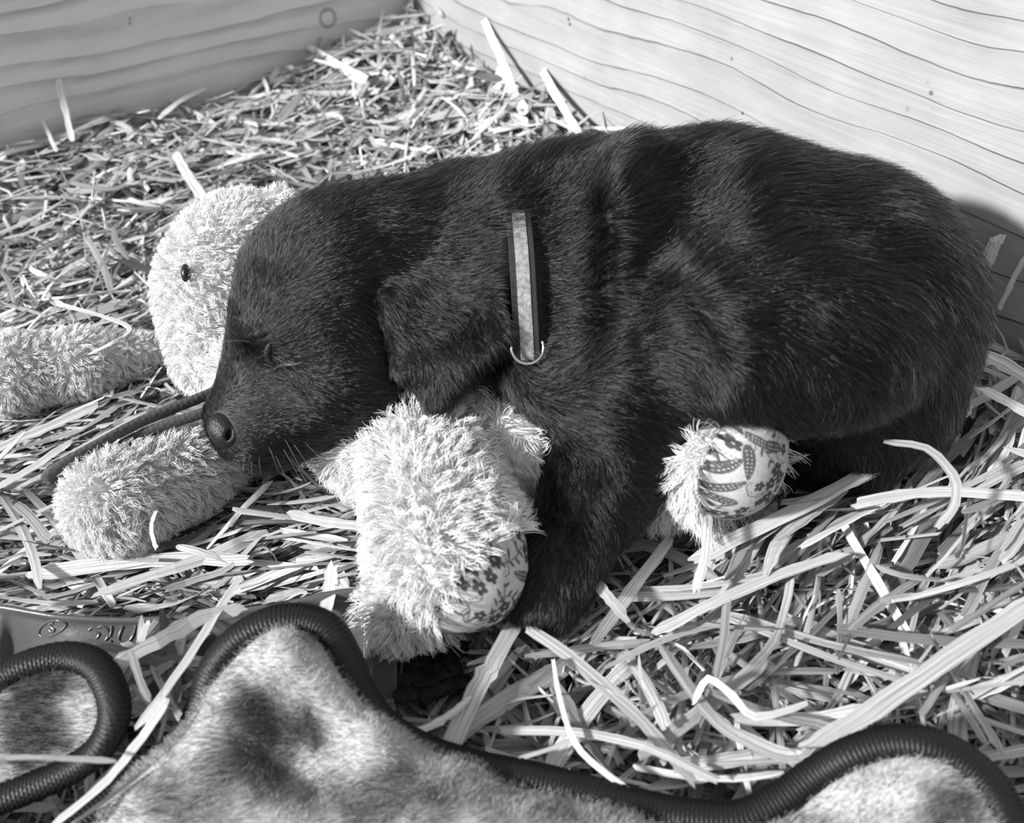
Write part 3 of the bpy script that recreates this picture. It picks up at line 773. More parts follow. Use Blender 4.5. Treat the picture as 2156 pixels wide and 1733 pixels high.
def patch_tone(P):
    """printed patches of the fleece: 0 pale, 1 dark"""
    px = project(P); u, v = px[:, 0], px[:, 1]
    wu = 14 * np.sin(v / 23.0 + 1.3 * np.sin(u / 41)) + 9 * np.sin(v / 9.0); wv = 14 * np.sin(u / 27.0 + 2) + 8 * np.sin(u / 11.0)
    t = np.zeros(len(P))
    for cx, cy, rx, ry, s in ((80, 1445, 70, 50, 1.0), (70, 1540, 70, 80, .95), (660, 1345, 34, 26, .5), (560, 1510, 75, 65, .95), (640, 1540, 45, 50, 1.0), (520, 1610, 90, 60, .85), (400, 1690, 110, 50, .6), (820, 1680, 150, 60, .7),
                              (960, 1655, 90, 34, .5), (1130, 1740, 120, 40, .6), (1340, 1705, 70, 26, .55), (1990, 1710, 60, 60, .85), (1860, 1640, 40, 30, .2), (1700, 1740, 70, 28, .4), (600, 1420, 40, 26, .35), (1500, 1800, 90, 50, .7)):
        d = np.hypot((u + wu - cx) / rx, (v + wv - cy) / ry); t = np.maximum(t, s * np.clip(1.9 - 1.2 * d, 0, 1))
    return np.clip(t, 0, 1)
def tone_mat(name, pale, dark, rough=.85, hair=False):
    m, nt, b = new_mat(name); a = nt.nodes.new('ShaderNodeAttribute'); a.attribute_name = 'tone'
    v = map_range(nt, a.outputs['Fac'], 0, 1, pale, dark)
    if hair:
        h = nt.nodes.new('ShaderNodeHairInfo'); v = math_node(nt, 'MULTIPLY', v, map_range(nt, h.outputs['Random'], 0, 1, .8, 1.15))
    cc = nt.nodes.new('ShaderNodeCombineColor')
    for i in range(3): nt.links.new(v, cc.inputs[i])
    nt.links.new(cc.outputs[0], b.inputs['Base Color']); b.inputs['Roughness'].default_value = rough; b.inputs['Specular IOR Level'].default_value = .15
    return m
fleece = mesh_np('fleece_blanket', BV, BF, tone_mat('fleece_cloth', .5, .06), attrs={'tone': patch_tone(BV)})
if fleece.data.polygons[0].normal.z < 0: fleece.data.flip_normals()
so = fleece.modifiers.new('cloth', 'SOLIDIFY'); so.thickness = .002; so.offset = -1
tag(fleece, 'pale mottled fleece blanket with black ribbed edge in front of the puppy', 'blanket')
if FUR:
    P, N = scatter(BV, BF, 210000); N[N[:, 2] < 0] *= -1
    px = project(P); ok = (px[:, 0] > -60) & (px[:, 0] < 2220) & (px[:, 1] < 1800); P, N = P[ok], N[ok]; n = len(P)
    ln = np.stack([np.sin(P[:, 0] * 260 + 3 * np.sin(P[:, 1] * 190)), np.cos(P[:, 1] * 240 + 2 * np.sin(P[:, 0] * 170)), np.zeros(n)], 1)
    D = unit(ln + .8 * rng.normal(size=(n, 3)) + np.array([.2, -.3, 0])); D = unit(D - N * (D * N).sum(1, keepdims=True))
    L = rng.uniform(.0018, .0034, n); pts = hair_paths(P, N, D, L, .9, .45, k=4, curl=.12)
    o = curves_obj('fleece_pile', pts, rng.uniform(.00007, .00012, n), tone_mat('fleece_fibre', .60, .05, hair=True), fleece)
    tn = np.clip(patch_tone(P) + .16 * rng.normal(size=n), 0, 1).astype(np.float32)
    at_ = o.data.attributes.new('tone', 'FLOAT', 'CURVE'); at_.data.foreach_set('value', tn)
def knitted(name, path, hw, hh, rib, mat, parent=None, step=.0004, n=20, beads=10, normal=None):
    P, s = resample(path, step); T = unit(np.gradient(P, axis=0)); up = np.array([0, 0, 1.0]) if normal is None else normal
    B = unit(np.cross(T, up)); N = np.cross(B, T); t = np.linspace(0, 2 * math.pi, n, endpoint=False)
    amp = 1 + .03 * np.cos(2 * math.pi * s / rib)[:, None] + .11 * np.sin(beads * t[None] + math.pi * np.floor(s / rib)[:, None]) * np.abs(np.sin(math.pi * s / rib))[:, None]
    V = P[:, None] + (hw * np.cos(t) * amp)[..., None] * B[:, None] + (hh * np.sin(t) * amp)[..., None] * N[:, None]
    m = len(P); i = np.arange(m - 1)[:, None]; j = np.arange(n)[None]
    q = np.stack([i * n + j, i * n + (j + 1) % n, (i + 1) * n + (j + 1) % n, (i + 1) * n + j], -1).reshape(-1, 4)
    caps = [np.arange(n)[::-1][None], ((m - 1) * n + np.arange(n))[None]]
    return mesh_np(name, V.reshape(-1, 3), [q] + caps, mat, parent)
bind_m = simple('black_rib_knit', .007, .5, .35)
knitted('ribbed_edge', bpath, .0056, .0040, .0015, bind_m, fleece, step=.00036, n=32, beads=14)['label'] = 'black knitted edge binding'

# ------------------------------------------------------------------ folded leash strap
LE = [(520, 790, .052), (440, 830, .051), (360, 862, .050), (280, 896, .049), (200, 940, .047), (140, 974, .045), (106, 996, .042), (100, 1012, .038), (120, 1016, .036), (160, 998, .037), (220, 958, .040), (290, 920, .043), (360, 892, .045), (450, 862, .047), (530, 830, .048)]
lp = catmull([at(*p) for p in LE], 14)
leash = knitted('leash_strap', lp, .0014, .0027, .0024, simple('dark_webbing', .08, .7, .3), None, step=.0005, n=16, beads=5)
STRAP = Field()
for a_, b_ in zip(lp[::6], lp[6::6]): STRAP.cone(a_, b_, .0045, .0045, k=.001); STRAP.cone(a_ + UP * .004 - FWD * .004, b_ + UP * .004 - FWD * .004, .006, .006, k=.001)
STRAP.mesh(.003, fix=False)
tag(leash, 'dark braided strap folded double beside the black puppy nose', 'strap')

# ------------------------------------------------------------------ dark plastic tray with raised lettering
RIM = catmull([at(*p) for p in ((-90, 1262, .020), (0, 1274, .020), (70, 1286, .020), (150, 1296, .020), (300, 1302, .019), (450, 1292, .018), (600, 1270, .018), (700, 1250, .018), (770, 1244, .017), (835, 1246, .014))], 12)
TOE = catmull([at(*p) for p in ((-90, 1450, -.006), (0, 1455, -.006), (70, 1458, -.006), (150, 1462, -.006), (300, 1468, -.006), (450, 1470, -.006), (600, 1470, -.006), (700, 1472, -.006), (770, 1476, -.006), (835, 1470, -.006))], 12)
def tray_point(a, b, lift=0.0):
    """a 0..1 along the tray, b 0..1 from rim to foot of the wall"""
    a = np.asarray(a, float); b = np.asarray(b, float); i = a * (len(RIM) - 1); k = np.arange(len(RIM))
    r = np.stack([np.interp(i, k, RIM[:, c]) for c in range(3)], -1); f_ = np.stack([np.interp(i, k, TOE[:, c]) for c in range(3)], -1)
    p = r * (1 - b[..., None]) + f_ * b[..., None]
    n = unit(np.cross(np.array([1.0, 0, 0]), r - f_)); n = np.where(n[..., 2:] < 0, -n, n)
    dent = .0022 * np.sin(a * 19 + 1.0) * np.sin(b * 3.1) + .0030 * np.exp(-((a - .115) / .018) ** 2) * np.sin(b * 3.1) - .0028 * np.exp(-((a - .075) / .02) ** 2) + .0020 * np.exp(-((a - .895) / .006) ** 2) * np.sin(b * 3.1)
    roll = .0035 * np.exp(-(b / .06) ** 2)
    return p + n * (dent + roll + lift)[..., None] if np.ndim(dent + lift) else p + n * (dent + roll + lift)
plastic = simple('dark_plastic', .10, .20, .6, noise=(40, .012), bump=(140, .25))
na, nb2 = 150, 24
A, Bm = np.meshgrid(np.linspace(0, 1, na), np.linspace(0, 1, nb2), indexing='ij')
TP = tray_point(A, Bm)
fl2 = TP[:, -1:].repeat(4, 1).copy()
for k in range(4): fl2[:, k, 1] -= .002 + .003 * k; fl2[:, k, 2] = -.006 - .0004 * k
TP = np.concatenate([TP, fl2], 1); nb3 = TP.shape[1]
i = np.arange(na - 1)[:, None]; j = np.arange(nb3 - 1)[None]
tq = np.stack([i * nb3 + j, i * nb3 + j + 1, (i + 1) * nb3 + j + 1, (i + 1) * nb3 + j], -1).reshape(-1, 4)
tray = mesh_np('plastic_tray', TP.reshape(-1, 3), tq, plastic)
if tray.data.polygons[0].normal.z < 0: tray.data.flip_normals()
so = tray.modifiers.new('wall', 'SOLIDIFY'); so.thickness = .0016; so.offset = -1
tag(tray, 'dark glossy plastic tray half buried in straw, with raised lettering', 'tray')
_A, _B = np.meshgrid(np.linspace(0, .6, 241), np.linspace(0, 1, 81), indexing='ij'); _Q = project(tray_point(_A, _B))
def tray_ab(u, v):
    k = np.argmin((_Q[..., 0] - u) ** 2 + (_Q[..., 1] - v) ** 2); return _A.ravel()[k], _B.ravel()[k]
def emboss(name, strokes):
    """raised outline strokes on the tray wall, given in pixels of the lettering"""
    for st in strokes:
        c = catmull([(u, v, 0) for u, v in st], 5)
        P = [(u, v) for u, v, _ in c]
        # affine map from pixels to (a, b) around this stroke
        u0, v0 = P[len(P) // 2]; a0, b0 = tray_ab(u0, v0); au, bu = tray_ab(u0 + 30, v0); av, bv_ = tray_ab(u0, v0 + 30)
        J = np.array([[(au - a0) / 30, (av - a0) / 30], [(bu - b0) / 30, (bv_ - b0) / 30]])
        q = np.array([[a0, b0] + J @ np.array([u - u0, v - v0]) for u, v in P])
        path = tray_point(q[:, 0], q[:, 1], np.full(len(q), .0001))
        tube(path, .00055, 8, name=name, mat=plastic, parent=tray)
# the word stands upside down: seen from here its letters run c, i, n, o
emboss('raised_letter', [[(186, 1330), (194, 1324), (206, 1324), (218, 1320), (228, 1330), (226, 1344), (212, 1354), (196, 1355), (186, 1350)], [(196, 1346), (206, 1341), (210, 1334), (202, 1332)],
                         [(236, 1318), (235, 1330), (232, 1342)], [(230, 1352), (234, 1351)], [(258, 1316), (252, 1332), (249, 1346), (256, 1352), (268, 1351), (277, 1342), (282, 1330), (286, 1316)],
                         [(322, 1318), (334, 1316), (341, 1324), (338, 1338), (326, 1348), (315, 1346)], [(352, 1316), (362, 1314)], [(372, 1343), (384, 1343)]])
tt = np.linspace(0, 2 * math.pi, 13)
emboss('raised_symbol', [[(108 + 25 * math.cos(a) - 4 * math.sin(a), 1322 + 17 * math.sin(a) - 6 * math.cos(a)) for a in tt], [(102, 1328), (110, 1331), (116, 1326), (108, 1321), (104, 1315), (114, 1313)]])
nub = Field(); nub.ell((0, 0, 0), (.0042, .0032, .0018), k=.002); nub.ell((.001, .001, .0006), (.0022, .0030, .0018), (1, 1, 0), k=.002)
nV, nF = nub.mesh(.0009)
nub_m = simple('dark_nub', .014, .6, .2, noise=(400, .012))
first = None
for k, (u, v) in enumerate([(862, 1372), (884, 1356), (912, 1370), (935, 1352), (868, 1402), (892, 1390), (918, 1404), (944, 1388), (858, 1434), (882, 1422), (906, 1436), (932, 1424), (958, 1410), (872, 1460), (898, 1462), (924, 1456), (950, 1446), (972, 1436), (846, 1466), (968, 1370)]):
    if first is None: first = mesh_np('nub', nV, nF, nub_m, tray); o = first
    else: o = bpy.data.objects.new('nub', first.data); put(o, tray)
    o.location = at(u, v, -.003) ; o.rotation_euler = (0, 0, k * 1.7); o.matrix_parent_inverse = Matrix.Identity(4)

# ------------------------------------------------------------------ straw
def straw_mat():
    m, nt, b = new_mat('straw')
    a = nt.nodes.new('ShaderNodeAttribute'); a.attribute_name = 'tone'; c = nt.nodes.new('ShaderNodeAttribute'); c.attribute_name = 'across'; l = nt.nodes.new('ShaderNodeAttribute'); l.attribute_name = 'along'
    cx = nt.nodes.new('ShaderNodeCombineXYZ')
    nt.links.new(math_node(nt, 'MULTIPLY', c.outputs['Fac'], 9.0), cx.inputs[0]); nt.links.new(math_node(nt, 'MULTIPLY', l.outputs['Fac'], 14.0), cx.inputs[1]); nt.links.new(math_node(nt, 'MULTIPLY', a.outputs['Fac'], 977.0), cx.inputs[2])
    n = nt.nodes.new('ShaderNodeTexNoise'); n.inputs['Scale'].default_value = 1; n.inputs['Detail'].default_value = 3; nt.links.new(cx.outputs[0], n.inputs['Vector'])
    v = math_node(nt, 'MULTIPLY', a.outputs['Fac'], map_range(nt, n.outputs['Fac'], .28, .72, .40, 1.25))
    cc = nt.nodes.new('ShaderNodeCombineColor')
    for i in range(3): nt.links.new(v, cc.inputs[i])
    nt.links.new(cc.outputs[0], b.inputs['Base Color']); b.inputs['Roughness'].default_value = .45; b.inputs['Specular IOR Level'].default_value = .4
    bp = nt.nodes.new('ShaderNodeBump'); bp.inputs['Strength'].default_value = .3; bp.inputs['Distance'].default_value = .0006; nt.links.new(n.outputs['Fac'], bp.inputs['Height']); nt.links.new(bp.outputs[0], b.inputs['Normal'])
    return m
STRAW = straw_mat()
def straw_arrays(P, side, width, tone, thick=.25, twist=None):
    """P (n,s,3) paths, side (n,3), width (n,s) -> V, F, attrs for n half-flattened stalks, each with its own uneven five-sided section"""
    n, s, _ = P.shape; k = 5
    prof = np.zeros((n, k, 2)); prof[:, 0, 0] = -1; prof[:, 3, 0] = 1
    prof[:, 1, 0] = rng.uniform(-.85, -.05, n); prof[:, 2, 0] = rng.uniform(.05, .85, n)
    prof[:, 1, 1] = rng.uniform(.12, .5, n); prof[:, 2, 1] = rng.uniform(.12, .5, n); prof[:, 4, 0] = rng.uniform(-.3, .3, n); prof[:, 4, 1] = -.15
    T = unit(np.gradient(P, axis=1)); S = side[:, None] - T * (side[:, None] * T).sum(-1, keepdims=True); S = unit(S); N = np.cross(S, T)
    if twist is not None:
        ph = (twist[:, None] * np.linspace(-.5, .5, s)[None])[..., None]; S, N = S * np.cos(ph) + N * np.sin(ph), N * np.cos(ph) - S * np.sin(ph)
    thick = np.broadcast_to(np.asarray(thick, float), (n,))[:, None, None, None]
    w = width[..., None, None] * .5 * (1 + .07 * rng.normal(size=(n, s, k, 1)))
    V = P[:, :, None] + w * prof[:, None, :, :1] * S[:, :, None] + w * thick * prof[:, None, :, 1:] * N[:, :, None]
    # torn ends: the corners of the first and last section do not line up
    for e in (0, s - 1): V[:, e] += T[:, e][:, None] * (width[:, e][:, None, None] * .45 * rng.normal(size=(n, k, 1)))
    base = (np.arange(n) * s * k)[:, None, None]; i = np.arange(s - 1)[None, :, None]; j = np.arange(k)[None, None]
    q = np.stack([base + i * k + j, base + i * k + (j + 1) % k, base + (i + 1) * k + (j + 1) % k, base + (i + 1) * k + j], -1).reshape(-1, 4)
    b0 = np.arange(n)[:, None] * s * k
    caps = np.concatenate([b0 + np.array([[4, 3, 2, 1, 0]]), b0 + (s - 1) * k + np.array([[0, 1, 2, 3, 4]])])
    al = np.concatenate([np.zeros((n, 1)), np.cumsum(np.linalg.norm(np.diff(P, axis=1), axis=-1), 1)], 1)
    ac = np.broadcast_to((prof[:, None, :, 0] * .5 + .5) * np.clip(width / .004, .3, 2)[..., None], (n, s, k))
    at3 = {'tone': np.repeat(tone, s * k), 'across': ac.ravel(), 'along': np.repeat((al + rng.random((n, 1)) * 9).ravel(), k)}
    return V.reshape(-1, 3), [q, caps], at3
def terrain(x, y):
    P = np.stack([x, y], -1); dR = (P - CORNER) @ NR; dL = (P - CORNER) @ NL
    t = .030 * np.exp(-(np.maximum(dR, 0) / .075) ** 2) + .024 * np.exp(-(np.maximum(dL, 0) / .10) ** 2)
    t = t + .005 * np.sin(x * 31 + 1.0) * np.sin(y * 27 + .4) + .003 * np.sin(x * 70) * np.sin(y * 61 + 2)
    return t
TRAY_POLY = np.array([at(u, v, .0)[:2] for u, v in ((-150, 1292), (60, 1296), (300, 1308), (560, 1282), (700, 1250), (840, 1238), (985, 1350), (985, 1480), (860, 1480), (700, 1462), (430, 1436), (250, 1440), (-150, 1440))])
def make_paths(n, x, y, ang, length, s, lift=.0, bend=.12, tilt=.10):
    u = np.linspace(-.5, .5, s)[None]; kx = bend * rng.normal(size=(n, 1)); th = ang[:, None] + kx * u * 2
    d = np.stack([np.cos(th), np.sin(th)], -1); st = np.cumsum(d, 1) * (length / (s - 1))[:, None, None]; st -= st.mean(1, keepdims=True)
    X = x[:, None] + st[..., 0]; Y = y[:, None] + st[..., 1]
    kink = (rng.random(n) < .14)[:, None, None] * np.maximum(np.arange(s)[None, :, None] - rng.integers(1, s - 1, n)[:, None, None], 0) * (length / (s - 1))[:, None, None] * .55 * rng.normal(size=(n, 1, 2))
    X = X + kink[..., 0]; Y = Y + kink[..., 1]
    Z = terrain(X, Y).mean(1, keepdims=True) * .5 + terrain(X, Y) * .5 + (tilt * rng.normal(size=(n, 1))) * u * length[:, None] - .10 * np.abs(rng.normal(size=(n, 1))) * (u ** 2) * length[:, None] * rng.choice([1, -1], (n, 1))
    return np.stack([X, Y, Z], -1)
def in_room(P, m=.002):
    q = P[..., :2] - CORNER; return ((q @ NR > m) & (q @ NL > m)).all(-1)
def clear_of(P, m):
    """stalks that do not run into the puppy, the plush toy or the strap"""
    n, s, _ = P.shape; Q = P.reshape(-1, 3); d = pup.fast(Q)
    for f_ in plush.values(): d = np.minimum(d, f_.fast(Q))
    d = np.minimum(d, STRAP.fast(Q))
    return d.reshape(n, s).min(1) > m
def region_angle(x, y):
    """main lie of the straw (radians) and its spread"""
    px = project(np.stack([x, y, np.zeros_like(x)], -1)); u, v = px[:, 0], px[:, 1]
    a = np.zeros(len(x)); sp = np.full(len(x), 1.6)
    m = (u > 1350) & (v > 850) & (v < 1250); a[m] = .62; sp[m] = .42
    m = (u > 1250) & (v >= 1250); a[m] = .55; sp[m] = .9
    m = (u < 1000) & (v > 1000) & (v < 1300); a[m] = .12; sp[m] = .40
    m = (u < 450) & (v > 800) & (v <= 1000); a[m] = .35; sp[m] = .4
    m = (u < 700) & (v < 800); a[m] = .35; sp[m] = .9
    return a + sp * rng.normal(size=len(x))
def straw_tone(n): return np.clip(rng.normal(.54, .15, n) - (rng.random(n) < .14) * .28, .10, .86)
def scatter_xy(n):
    x = rng.uniform(-.56, .42, n); y = rng.uniform(-.30, .62, n); P = np.stack([x, y, 0 * x], -1); px = project(P)
    ok = in_room(P[:, None], .006) & (px[:, 0] > -300) & (px[:, 0] < 2400) & (px[:, 1] < 1950); return x[ok], y[ok]
# bulk bedding, one uncountable mass
x, y = scatter_xy(56000); n = len(x); far = np.clip((y - .12) / .15, 0, 1); ln = np.clip(rng.lognormal(math.log(.040), .45, n), .014, .11)
depth = rng.beta(1.3, 1.6, n)                                   # 0 top .. 1 bottom of the layer
thin = rng.random(n) < .5; P = make_paths(n, x, y, region_angle(x, y) + np.where(thin, .5, 0) * rng.normal(size=n), ln, 6, bend=np.where(thin, .55, .16)[:, None], tilt=np.where(thin, .2, .09)[:, None]); P[..., 2] -= (depth * .034)[:, None] - .003
P[..., 2] = np.maximum(P[..., 2], FLOOR_Z + .002)
Q = P.reshape(-1, 3)[:, :2]; on = (inside_poly(Q, outline) | inside_poly(Q, TRAY_POLY)).reshape(n, 6).any(1)
P[on, :, 2] = np.minimum(P[on, :, 2], -.011 - .02 * depth[on][:, None])
ok = in_room(P) & clear_of(P, .0015); P = P[ok]; n = len(P)
far = far[ok]; thin = thin[ok]; wd = np.clip(np.where(thin, rng.lognormal(math.log(.0013), .35, n), rng.lognormal(math.log(.0026), .42, n)), .0006, .0070) * (1 + .35 * far)
side = unit(np.stack([-np.sin(0 * wd), np.ones(n), .45 * rng.normal(size=n)], -1)); dirv = unit(P[:, -1] - P[:, 0]); side = unit(np.cross(np.stack([.35 * rng.normal(size=n), .35 * rng.normal(size=n), np.ones(n)], -1), dirv))
W = wd[:, None] * (1 + .12 * rng.normal(size=(n, 6))); W[:, -1] *= rng.uniform(.3, 1, n); W[:, 0] *= rng.uniform(.5, 1, n)
V, Fq, A3 = straw_arrays(P, side, W, np.clip(straw_tone(n) + .06 * far, 0, .92), np.where(rng.random(n) < .25, rng.uniform(.6, 1.2, n), rng.uniform(.10, .45, n)), rng.normal(0, .9, n)); print('bedding stalks', n)
bed = mesh_np('straw_bedding', V, Fq, STRAW, smooth=False, attrs=A3); tag(bed, 'loose pale straw bedding covering the box floor', 'straw', kind='stuff')
# stalks that can be told apart on top
def stalk(path, width, tone, label, group, side=None, nodes=(), thick=.22, s=12, twist=0.0):
    c = catmull(path, max(2, s // (len(path) - 1))); m = len(c); t = np.linspace(0, 1, m)
    c = c + np.cumsum(rng.normal(0, .00012, c.shape), 0)
    w = np.full(m, width) * (1 + .10 * np.cumsum(rng.normal(0, .35, m)) / math.sqrt(m) + .05 * rng.normal(size=m))
    for q in nodes: w *= 1 + .30 * np.exp(-((t - q) / .03) ** 2)
    w[-1] *= rng.uniform(.35, .95); w[0] *= rng.uniform(.5, 1)
    org = c[m // 2].copy(); d = unit(c[-1] - c[0])
    if side is None: side = unit(np.cross(np.array([.3 * rng.normal(), .3 * rng.normal(), 1.0]), d))
    V, Fq, A3 = straw_arrays((c - org)[None], side[None], w[None], np.array([tone]), thick, np.array([twist]))
    o = mesh_np('straw_stalk', V, Fq, STRAW, smooth=False, attrs=A3); o.location = org
    return tag(o, label, 'straw', group)
SPECIAL = [
    ([(2180, 1260, .030), (1990, 1390, .026), (1800, 1520, .022), (1700, 1580, .018)], .0085, .62, 'longest thick straw stalk slanting up to the edge of the photo, beside the blanket'),
    ([(1110, 1320, .020), (1230, 1410, .020), (1350, 1520, .016), (1455, 1645, .010)], .0062, .68, 'long straight straw stalk with a node pointing at the blanket edge'),
    ([(1400, 1370, .014), (1490, 1495, .018), (1560, 1550, .022), (1660, 1590, .024), (1705, 1575, .026)], .0075, .70, 'bright split straw stalk bent upward at its tip'),
    ([(1085, 1310, .016), (1040, 1390, .018), (1000, 1450, .018), (935, 1590, .016)], .0085, .60, 'wide jointed straw stalk below the printed plush sole'),
    ([(990, 1470, .020), (930, 1520, .026), (855, 1548, .030)], .0032, .72, 'thin straw stalk sticking out beside the jointed one near the tray'),
    ([(1165, 1390, .026), (1185, 1480, .030), (1215, 1560, .026), (1270, 1620, .020), (1335, 1665, .016)], .0028, .78, 'thin curved straw fibre arching down to the blanket edge'),
    ([(1460, 1480, .020), (1490, 1430, .030), (1540, 1465, .030), (1590, 1510, .026), (1700, 1480, .022)], .0034, .84, 'zigzag folded white straw leaf in the loose straw'),
    ([(1490, 1085, .050), (1485, 1130, .046), (1478, 1180, .040), (1460, 1240, .030)], .0048, .82, 'short pale upright husk standing below the second printed sole'),
    ([(1226, 1190, .030), (1270, 1250, .026), (1310, 1300, .022)], .0050, .66, 'short straw stub leaning beside the puppy foreleg'),
    ([(243, 1398, .036), (330, 1350, .036), (420, 1300, .034), (510, 1280, .032)], .0062, .62, 'jointed straw stalk lying across the dark tray'),
    ([(700, 1190, .026), (690, 1260, .024), (680, 1310, .022)], .0078, .66, 'flat split straw hanging over the tray rim beside the plush leg'),
    ([(275, 1370, .040), (290, 1420, .038), (310, 1470, .036)], .0036, .74, 'slim straw propped upright between the two blanket lobes'),
    ([(310, 1310, .030), (298, 1350, .030), (285, 1380, .028)], .0040, .72, 'short straw piece standing in front of the raised lettering'),
    ([(500, 1220, .030), (430, 1330, .034), (350, 1450, .034), (300, 1520, .030)], .0062, .60, 'long straw running from the tray rim down between the blanket lobes'),
    ([(-40, 1592, .046), (90, 1594, .045), (240, 1602, .042)], .0042, .84, 'white straw stalk lying over the small blanket lobe'),
    ([(420, 1540, .034), (330, 1610, .030), (220, 1690, .026), (150, 1740, .022)], .0042, .72, 'narrow straw slanting along the blanket edge'),
    ([(350, 1480, .040), (280, 1580, .036), (210, 1660, .032), (110, 1740, .026)], .0052, .66, 'straw stalk slanting from the tray to the bottom edge of the photo'),
    ([(122, 165, .130), (140, 230, .080), (155, 300, .028)], .0050, .98, 'tall pale straw standing upright against the grey board wall'),
    ([(90, 255, .060), (105, 290, .040), (118, 320, .024)], .0035, .98, 'short straw poking up beside the tall one at the grey board wall'),
    ([(767, 85, .110), (767, 130, .072), (765, 175, .040)], .0062, .98, 'upright straw stub near the box corner'),
    ([(686, 135, .080), (640, 200, .055), (590, 255, .032)], .0078, .98, 'broad straw leaning on the grey board below the knot'),
    ([(648, 98, .095), (700, 130, .080), (770, 165, .062)], .0066, .98, 'frayed straw leaning along the grey board near the knot'),
    ([(1020, 45, .150), (1050, 110, .110), (1085, 200, .060)], .0068, .98, 'tall straw leaning on the pale board next to the corner'),
    ([(1042, 148, .085), (1075, 195, .065), (1108, 240, .040)], .0100, .92, 'fat white straw stub in front of the pale board'),
    ([(1143, 150, .105), (1175, 215, .075), (1222, 285, .040)], .0070, .98, 'straw leaning on the pale board behind the puppy back'),
    ([(2100, 505, .110), (2088, 545, .090), (2070, 590, .070)], .0078, .72, 'dry leaf blade standing behind the puppy rump'),
    ([(2160, 540, .075), (2125, 600, .055), (2100, 650, .045)], .0030, .80, 'thin straw slanting beside the leaf blade at the rump'),
    ([(2030, 740, .050), (2085, 750, .046), (2170, 795, .040)], .0075, .80, 'bright split straw pointing from the rump to the photo edge'),
    ([(2044, 800, .046), (2038, 835, .040), (2032, 868, .034)], .0060, .78, 'short straw piece standing on end by the hind leg'),
    ([(2070, 820, .044), (2120, 845, .042), (2180, 880, .038)], .0085, .84, 'broad flat straw lying over the bank beside the hind leg'),
    ([(1640, 1060, .030), (1740, 1040, .030), (1860, 985, .032), (1990, 900, .034)], .0068, .78, 'long straw sweeping up beside the hind paw'),
    ([(1460, 1180, .022), (1640, 1090, .028), (1800, 1010, .032), (1900, 960, .034)], .0075, .74, 'long straw running from the plush sole to the hind paw'),
    ([(1860, 930, .044), (1950, 945, .046), (2005, 1000, .046), (2010, 1060, .042), (1975, 1110, .036)], .0046, .46, 'dark twisted straw leaf arching over the pale stalks'),
    ([(1800, 1060, .040), (1950, 1035, .042), (2170, 1040, .042)], .0075, .78, 'bright white straw lying level toward the photo edge'),
    ([(1380, 1330, .020), (1500, 1270, .022), (1640, 1210, .022), (1780, 1165, .022)], .0060, .72, 'straight straw across the middle of the loose straw'),
    ([(150, 930, .020), (60, 990, .018), (-40, 1040, .016)], .0062, .62, 'straw stalk lying below the strap at the photo edge'),
    ([(190, 745, .036), (270, 690, .040), (120, 640, .030)], .0030, .70, 'thin straw bent over behind the plush arm'),
    ([(-30, 955, .020), (60, 915, .022), (190, 860, .026)], .0070, .58, 'broad straw between the plush arm and the strap'),
    ([(430, 420, .060), (395, 370, .050), (365, 325, .036)], .0080, .74, 'broad leaf blade leaning on the plush head'),
    ([(610, 1080, .034), (690, 1100, .032), (800, 1110, .028)], .0055, .74, 'ribbon of straw beside the plush leg'),
    ([(330, 1075, .046), (318, 1110, .044), (330, 1160, .036)], .0022, .84, 'tiny white straw fibre caught on the plush arm'),
]
def in_front(u, v, z, m=.005):
    """the point at(u, v, z), brought forward to a wall's face if it would lie behind it"""
    P = at(u, v, z); r = ray(u, v)
    for n_ in (NR, NL):
        if (P[:2] - CORNER) @ n_ < m: P = CAM + r * (((CORNER + n_ * m - CAM[:2]) @ n_) / (r[:2] @ n_))
    return P
nst = 0
for pts, w, tn, lab in SPECIAL:
    if pts[0][2] >= .055 and pts[0][1] < 600 and pts[0][0] != 430:       # leans on a wall: tip on the board, foot in the straw
        tip, foot = in_front(pts[0][0], pts[0][1], -1.0, .004), in_front(pts[-1][0], pts[-1][1], .030, .010); mid = in_front(pts[1][0], pts[1][1], -1.0, .008)
        pp = [tip, (tip + foot) / 2 * .7 + mid * .3, foot]
    elif pts[0][1] > 1050 and not (pts[0][0] < 520 and pts[0][1] > 1200):
        pp = [in_front(u, v, .010 + (z - .010) * .6) for u, v, z in pts]
    else: pp = [in_front(*p) for p in pts]
    sd = unit(np.cross(pp[-1] - pp[0], CAM - pp[len(pp) // 2]))
    if pts[0][2] < .05: sd = None
    stalk(pp, w * .8, tn * .88, lab, None, side=sd, s=14, twist=rng.normal(0, .3), nodes=(.5,) if 'joint' in lab or 'node' in lab else ()); nst += 1
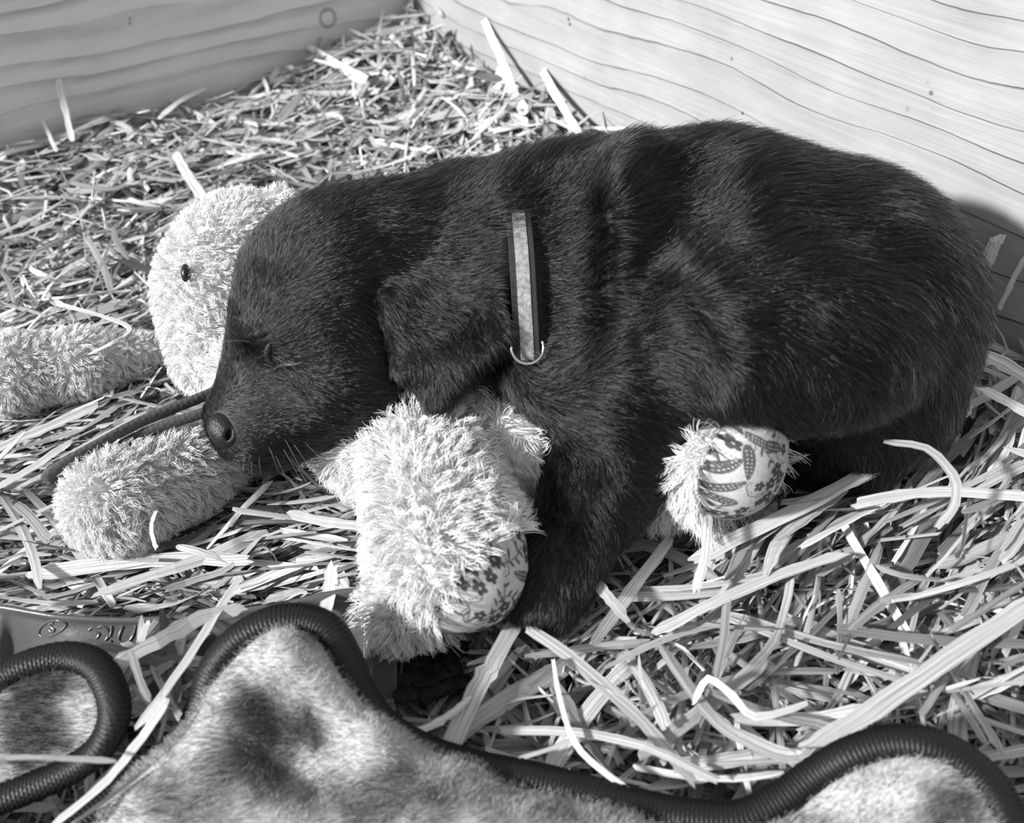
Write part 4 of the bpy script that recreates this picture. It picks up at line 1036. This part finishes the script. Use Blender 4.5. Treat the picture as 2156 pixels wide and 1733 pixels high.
ZONES = [('straw stalk on the open heap in front of the puppy', 'stalks on the front heap', lambda u, v: (u > 860) & (v > 1120), 105),
         ('straw stalk in the combed drift below the puppy hind leg', 'stalks below the hind leg', lambda u, v: (u > 1500) & (v > 850) & (v <= 1120), 50),
         ('straw stalk in the flat layer between plush arm and tray', 'stalks between plush arm and tray', lambda u, v: (u < 860) & (v > 990) & (v < 1300), 55),
         ('straw stalk in the scattered layer behind the plush arm', 'stalks behind the plush arm', lambda u, v: (u < 420) & (v > 320) & (v < 690), 30)]
ZONES.append(('straw stalk in the gap between the two blanket lobes', 'stalks between the blanket lobes', lambda u, v: (u > 235) & (u < 440) & (v > 1440) & (v < 1720), 22))
for lab, grp, cond, cnt in ZONES:
    x, y = scatter_xy(40000 if 'gap' in lab else 16000); px = project(np.stack([x, y, 0 * x], -1)); m = cond(px[:, 0], px[:, 1]); x, y = x[m][:900], y[m][:900]; n = len(x)
    ln = np.clip(rng.lognormal(math.log(.058), .32, n), .03, .12); P = make_paths(n, x, y, region_angle(x, y), ln, 4, bend=.10, tilt=.10); P[..., 2] += rng.uniform(.004, .014, n)[:, None]
    if 'gap' in lab: P[..., 2] += .010; P[:, :, :2] = P.mean(1, keepdims=True)[:, :, :2] + (P - P.mean(1, keepdims=True))[:, :, :2] * .6
    Q = P.reshape(-1, 3)[:, :2]; on = (inside_poly(Q, outline) | inside_poly(Q, TRAY_POLY)).reshape(n, 4).any(1)
    if 'gap' in lab: M_ = P.mean(1)[:, :2]; on = inside_poly(M_, outline) | inside_poly(M_, TRAY_POLY) | (dist_poly(M_, outline) < .010)
    ok = in_room(P) & clear_of(P, .004) & ~on; P = P[ok][:cnt]
    for p in P:
        w_ = float(np.clip(rng.lognormal(math.log(.0029), .45), .0014, .0078)); t_ = float(straw_tone(1)[0])
        kind_ = ('thin ' if w_ < .0024 else 'broad ' if w_ > .0044 else '') + ('greyish ' if t_ < .50 else 'bright ' if t_ > .74 else 'pale ')
        stalk(list(p), w_, t_, kind_ + lab, kind_ + grp, nodes=(.5,) if rng.random() < .2 else (), s=9, thick=rng.uniform(.1, .4) if rng.random() < .7 else rng.uniform(.6, 1.2), twist=rng.normal(0, .8)); nst += 1
print('stalks', nst)
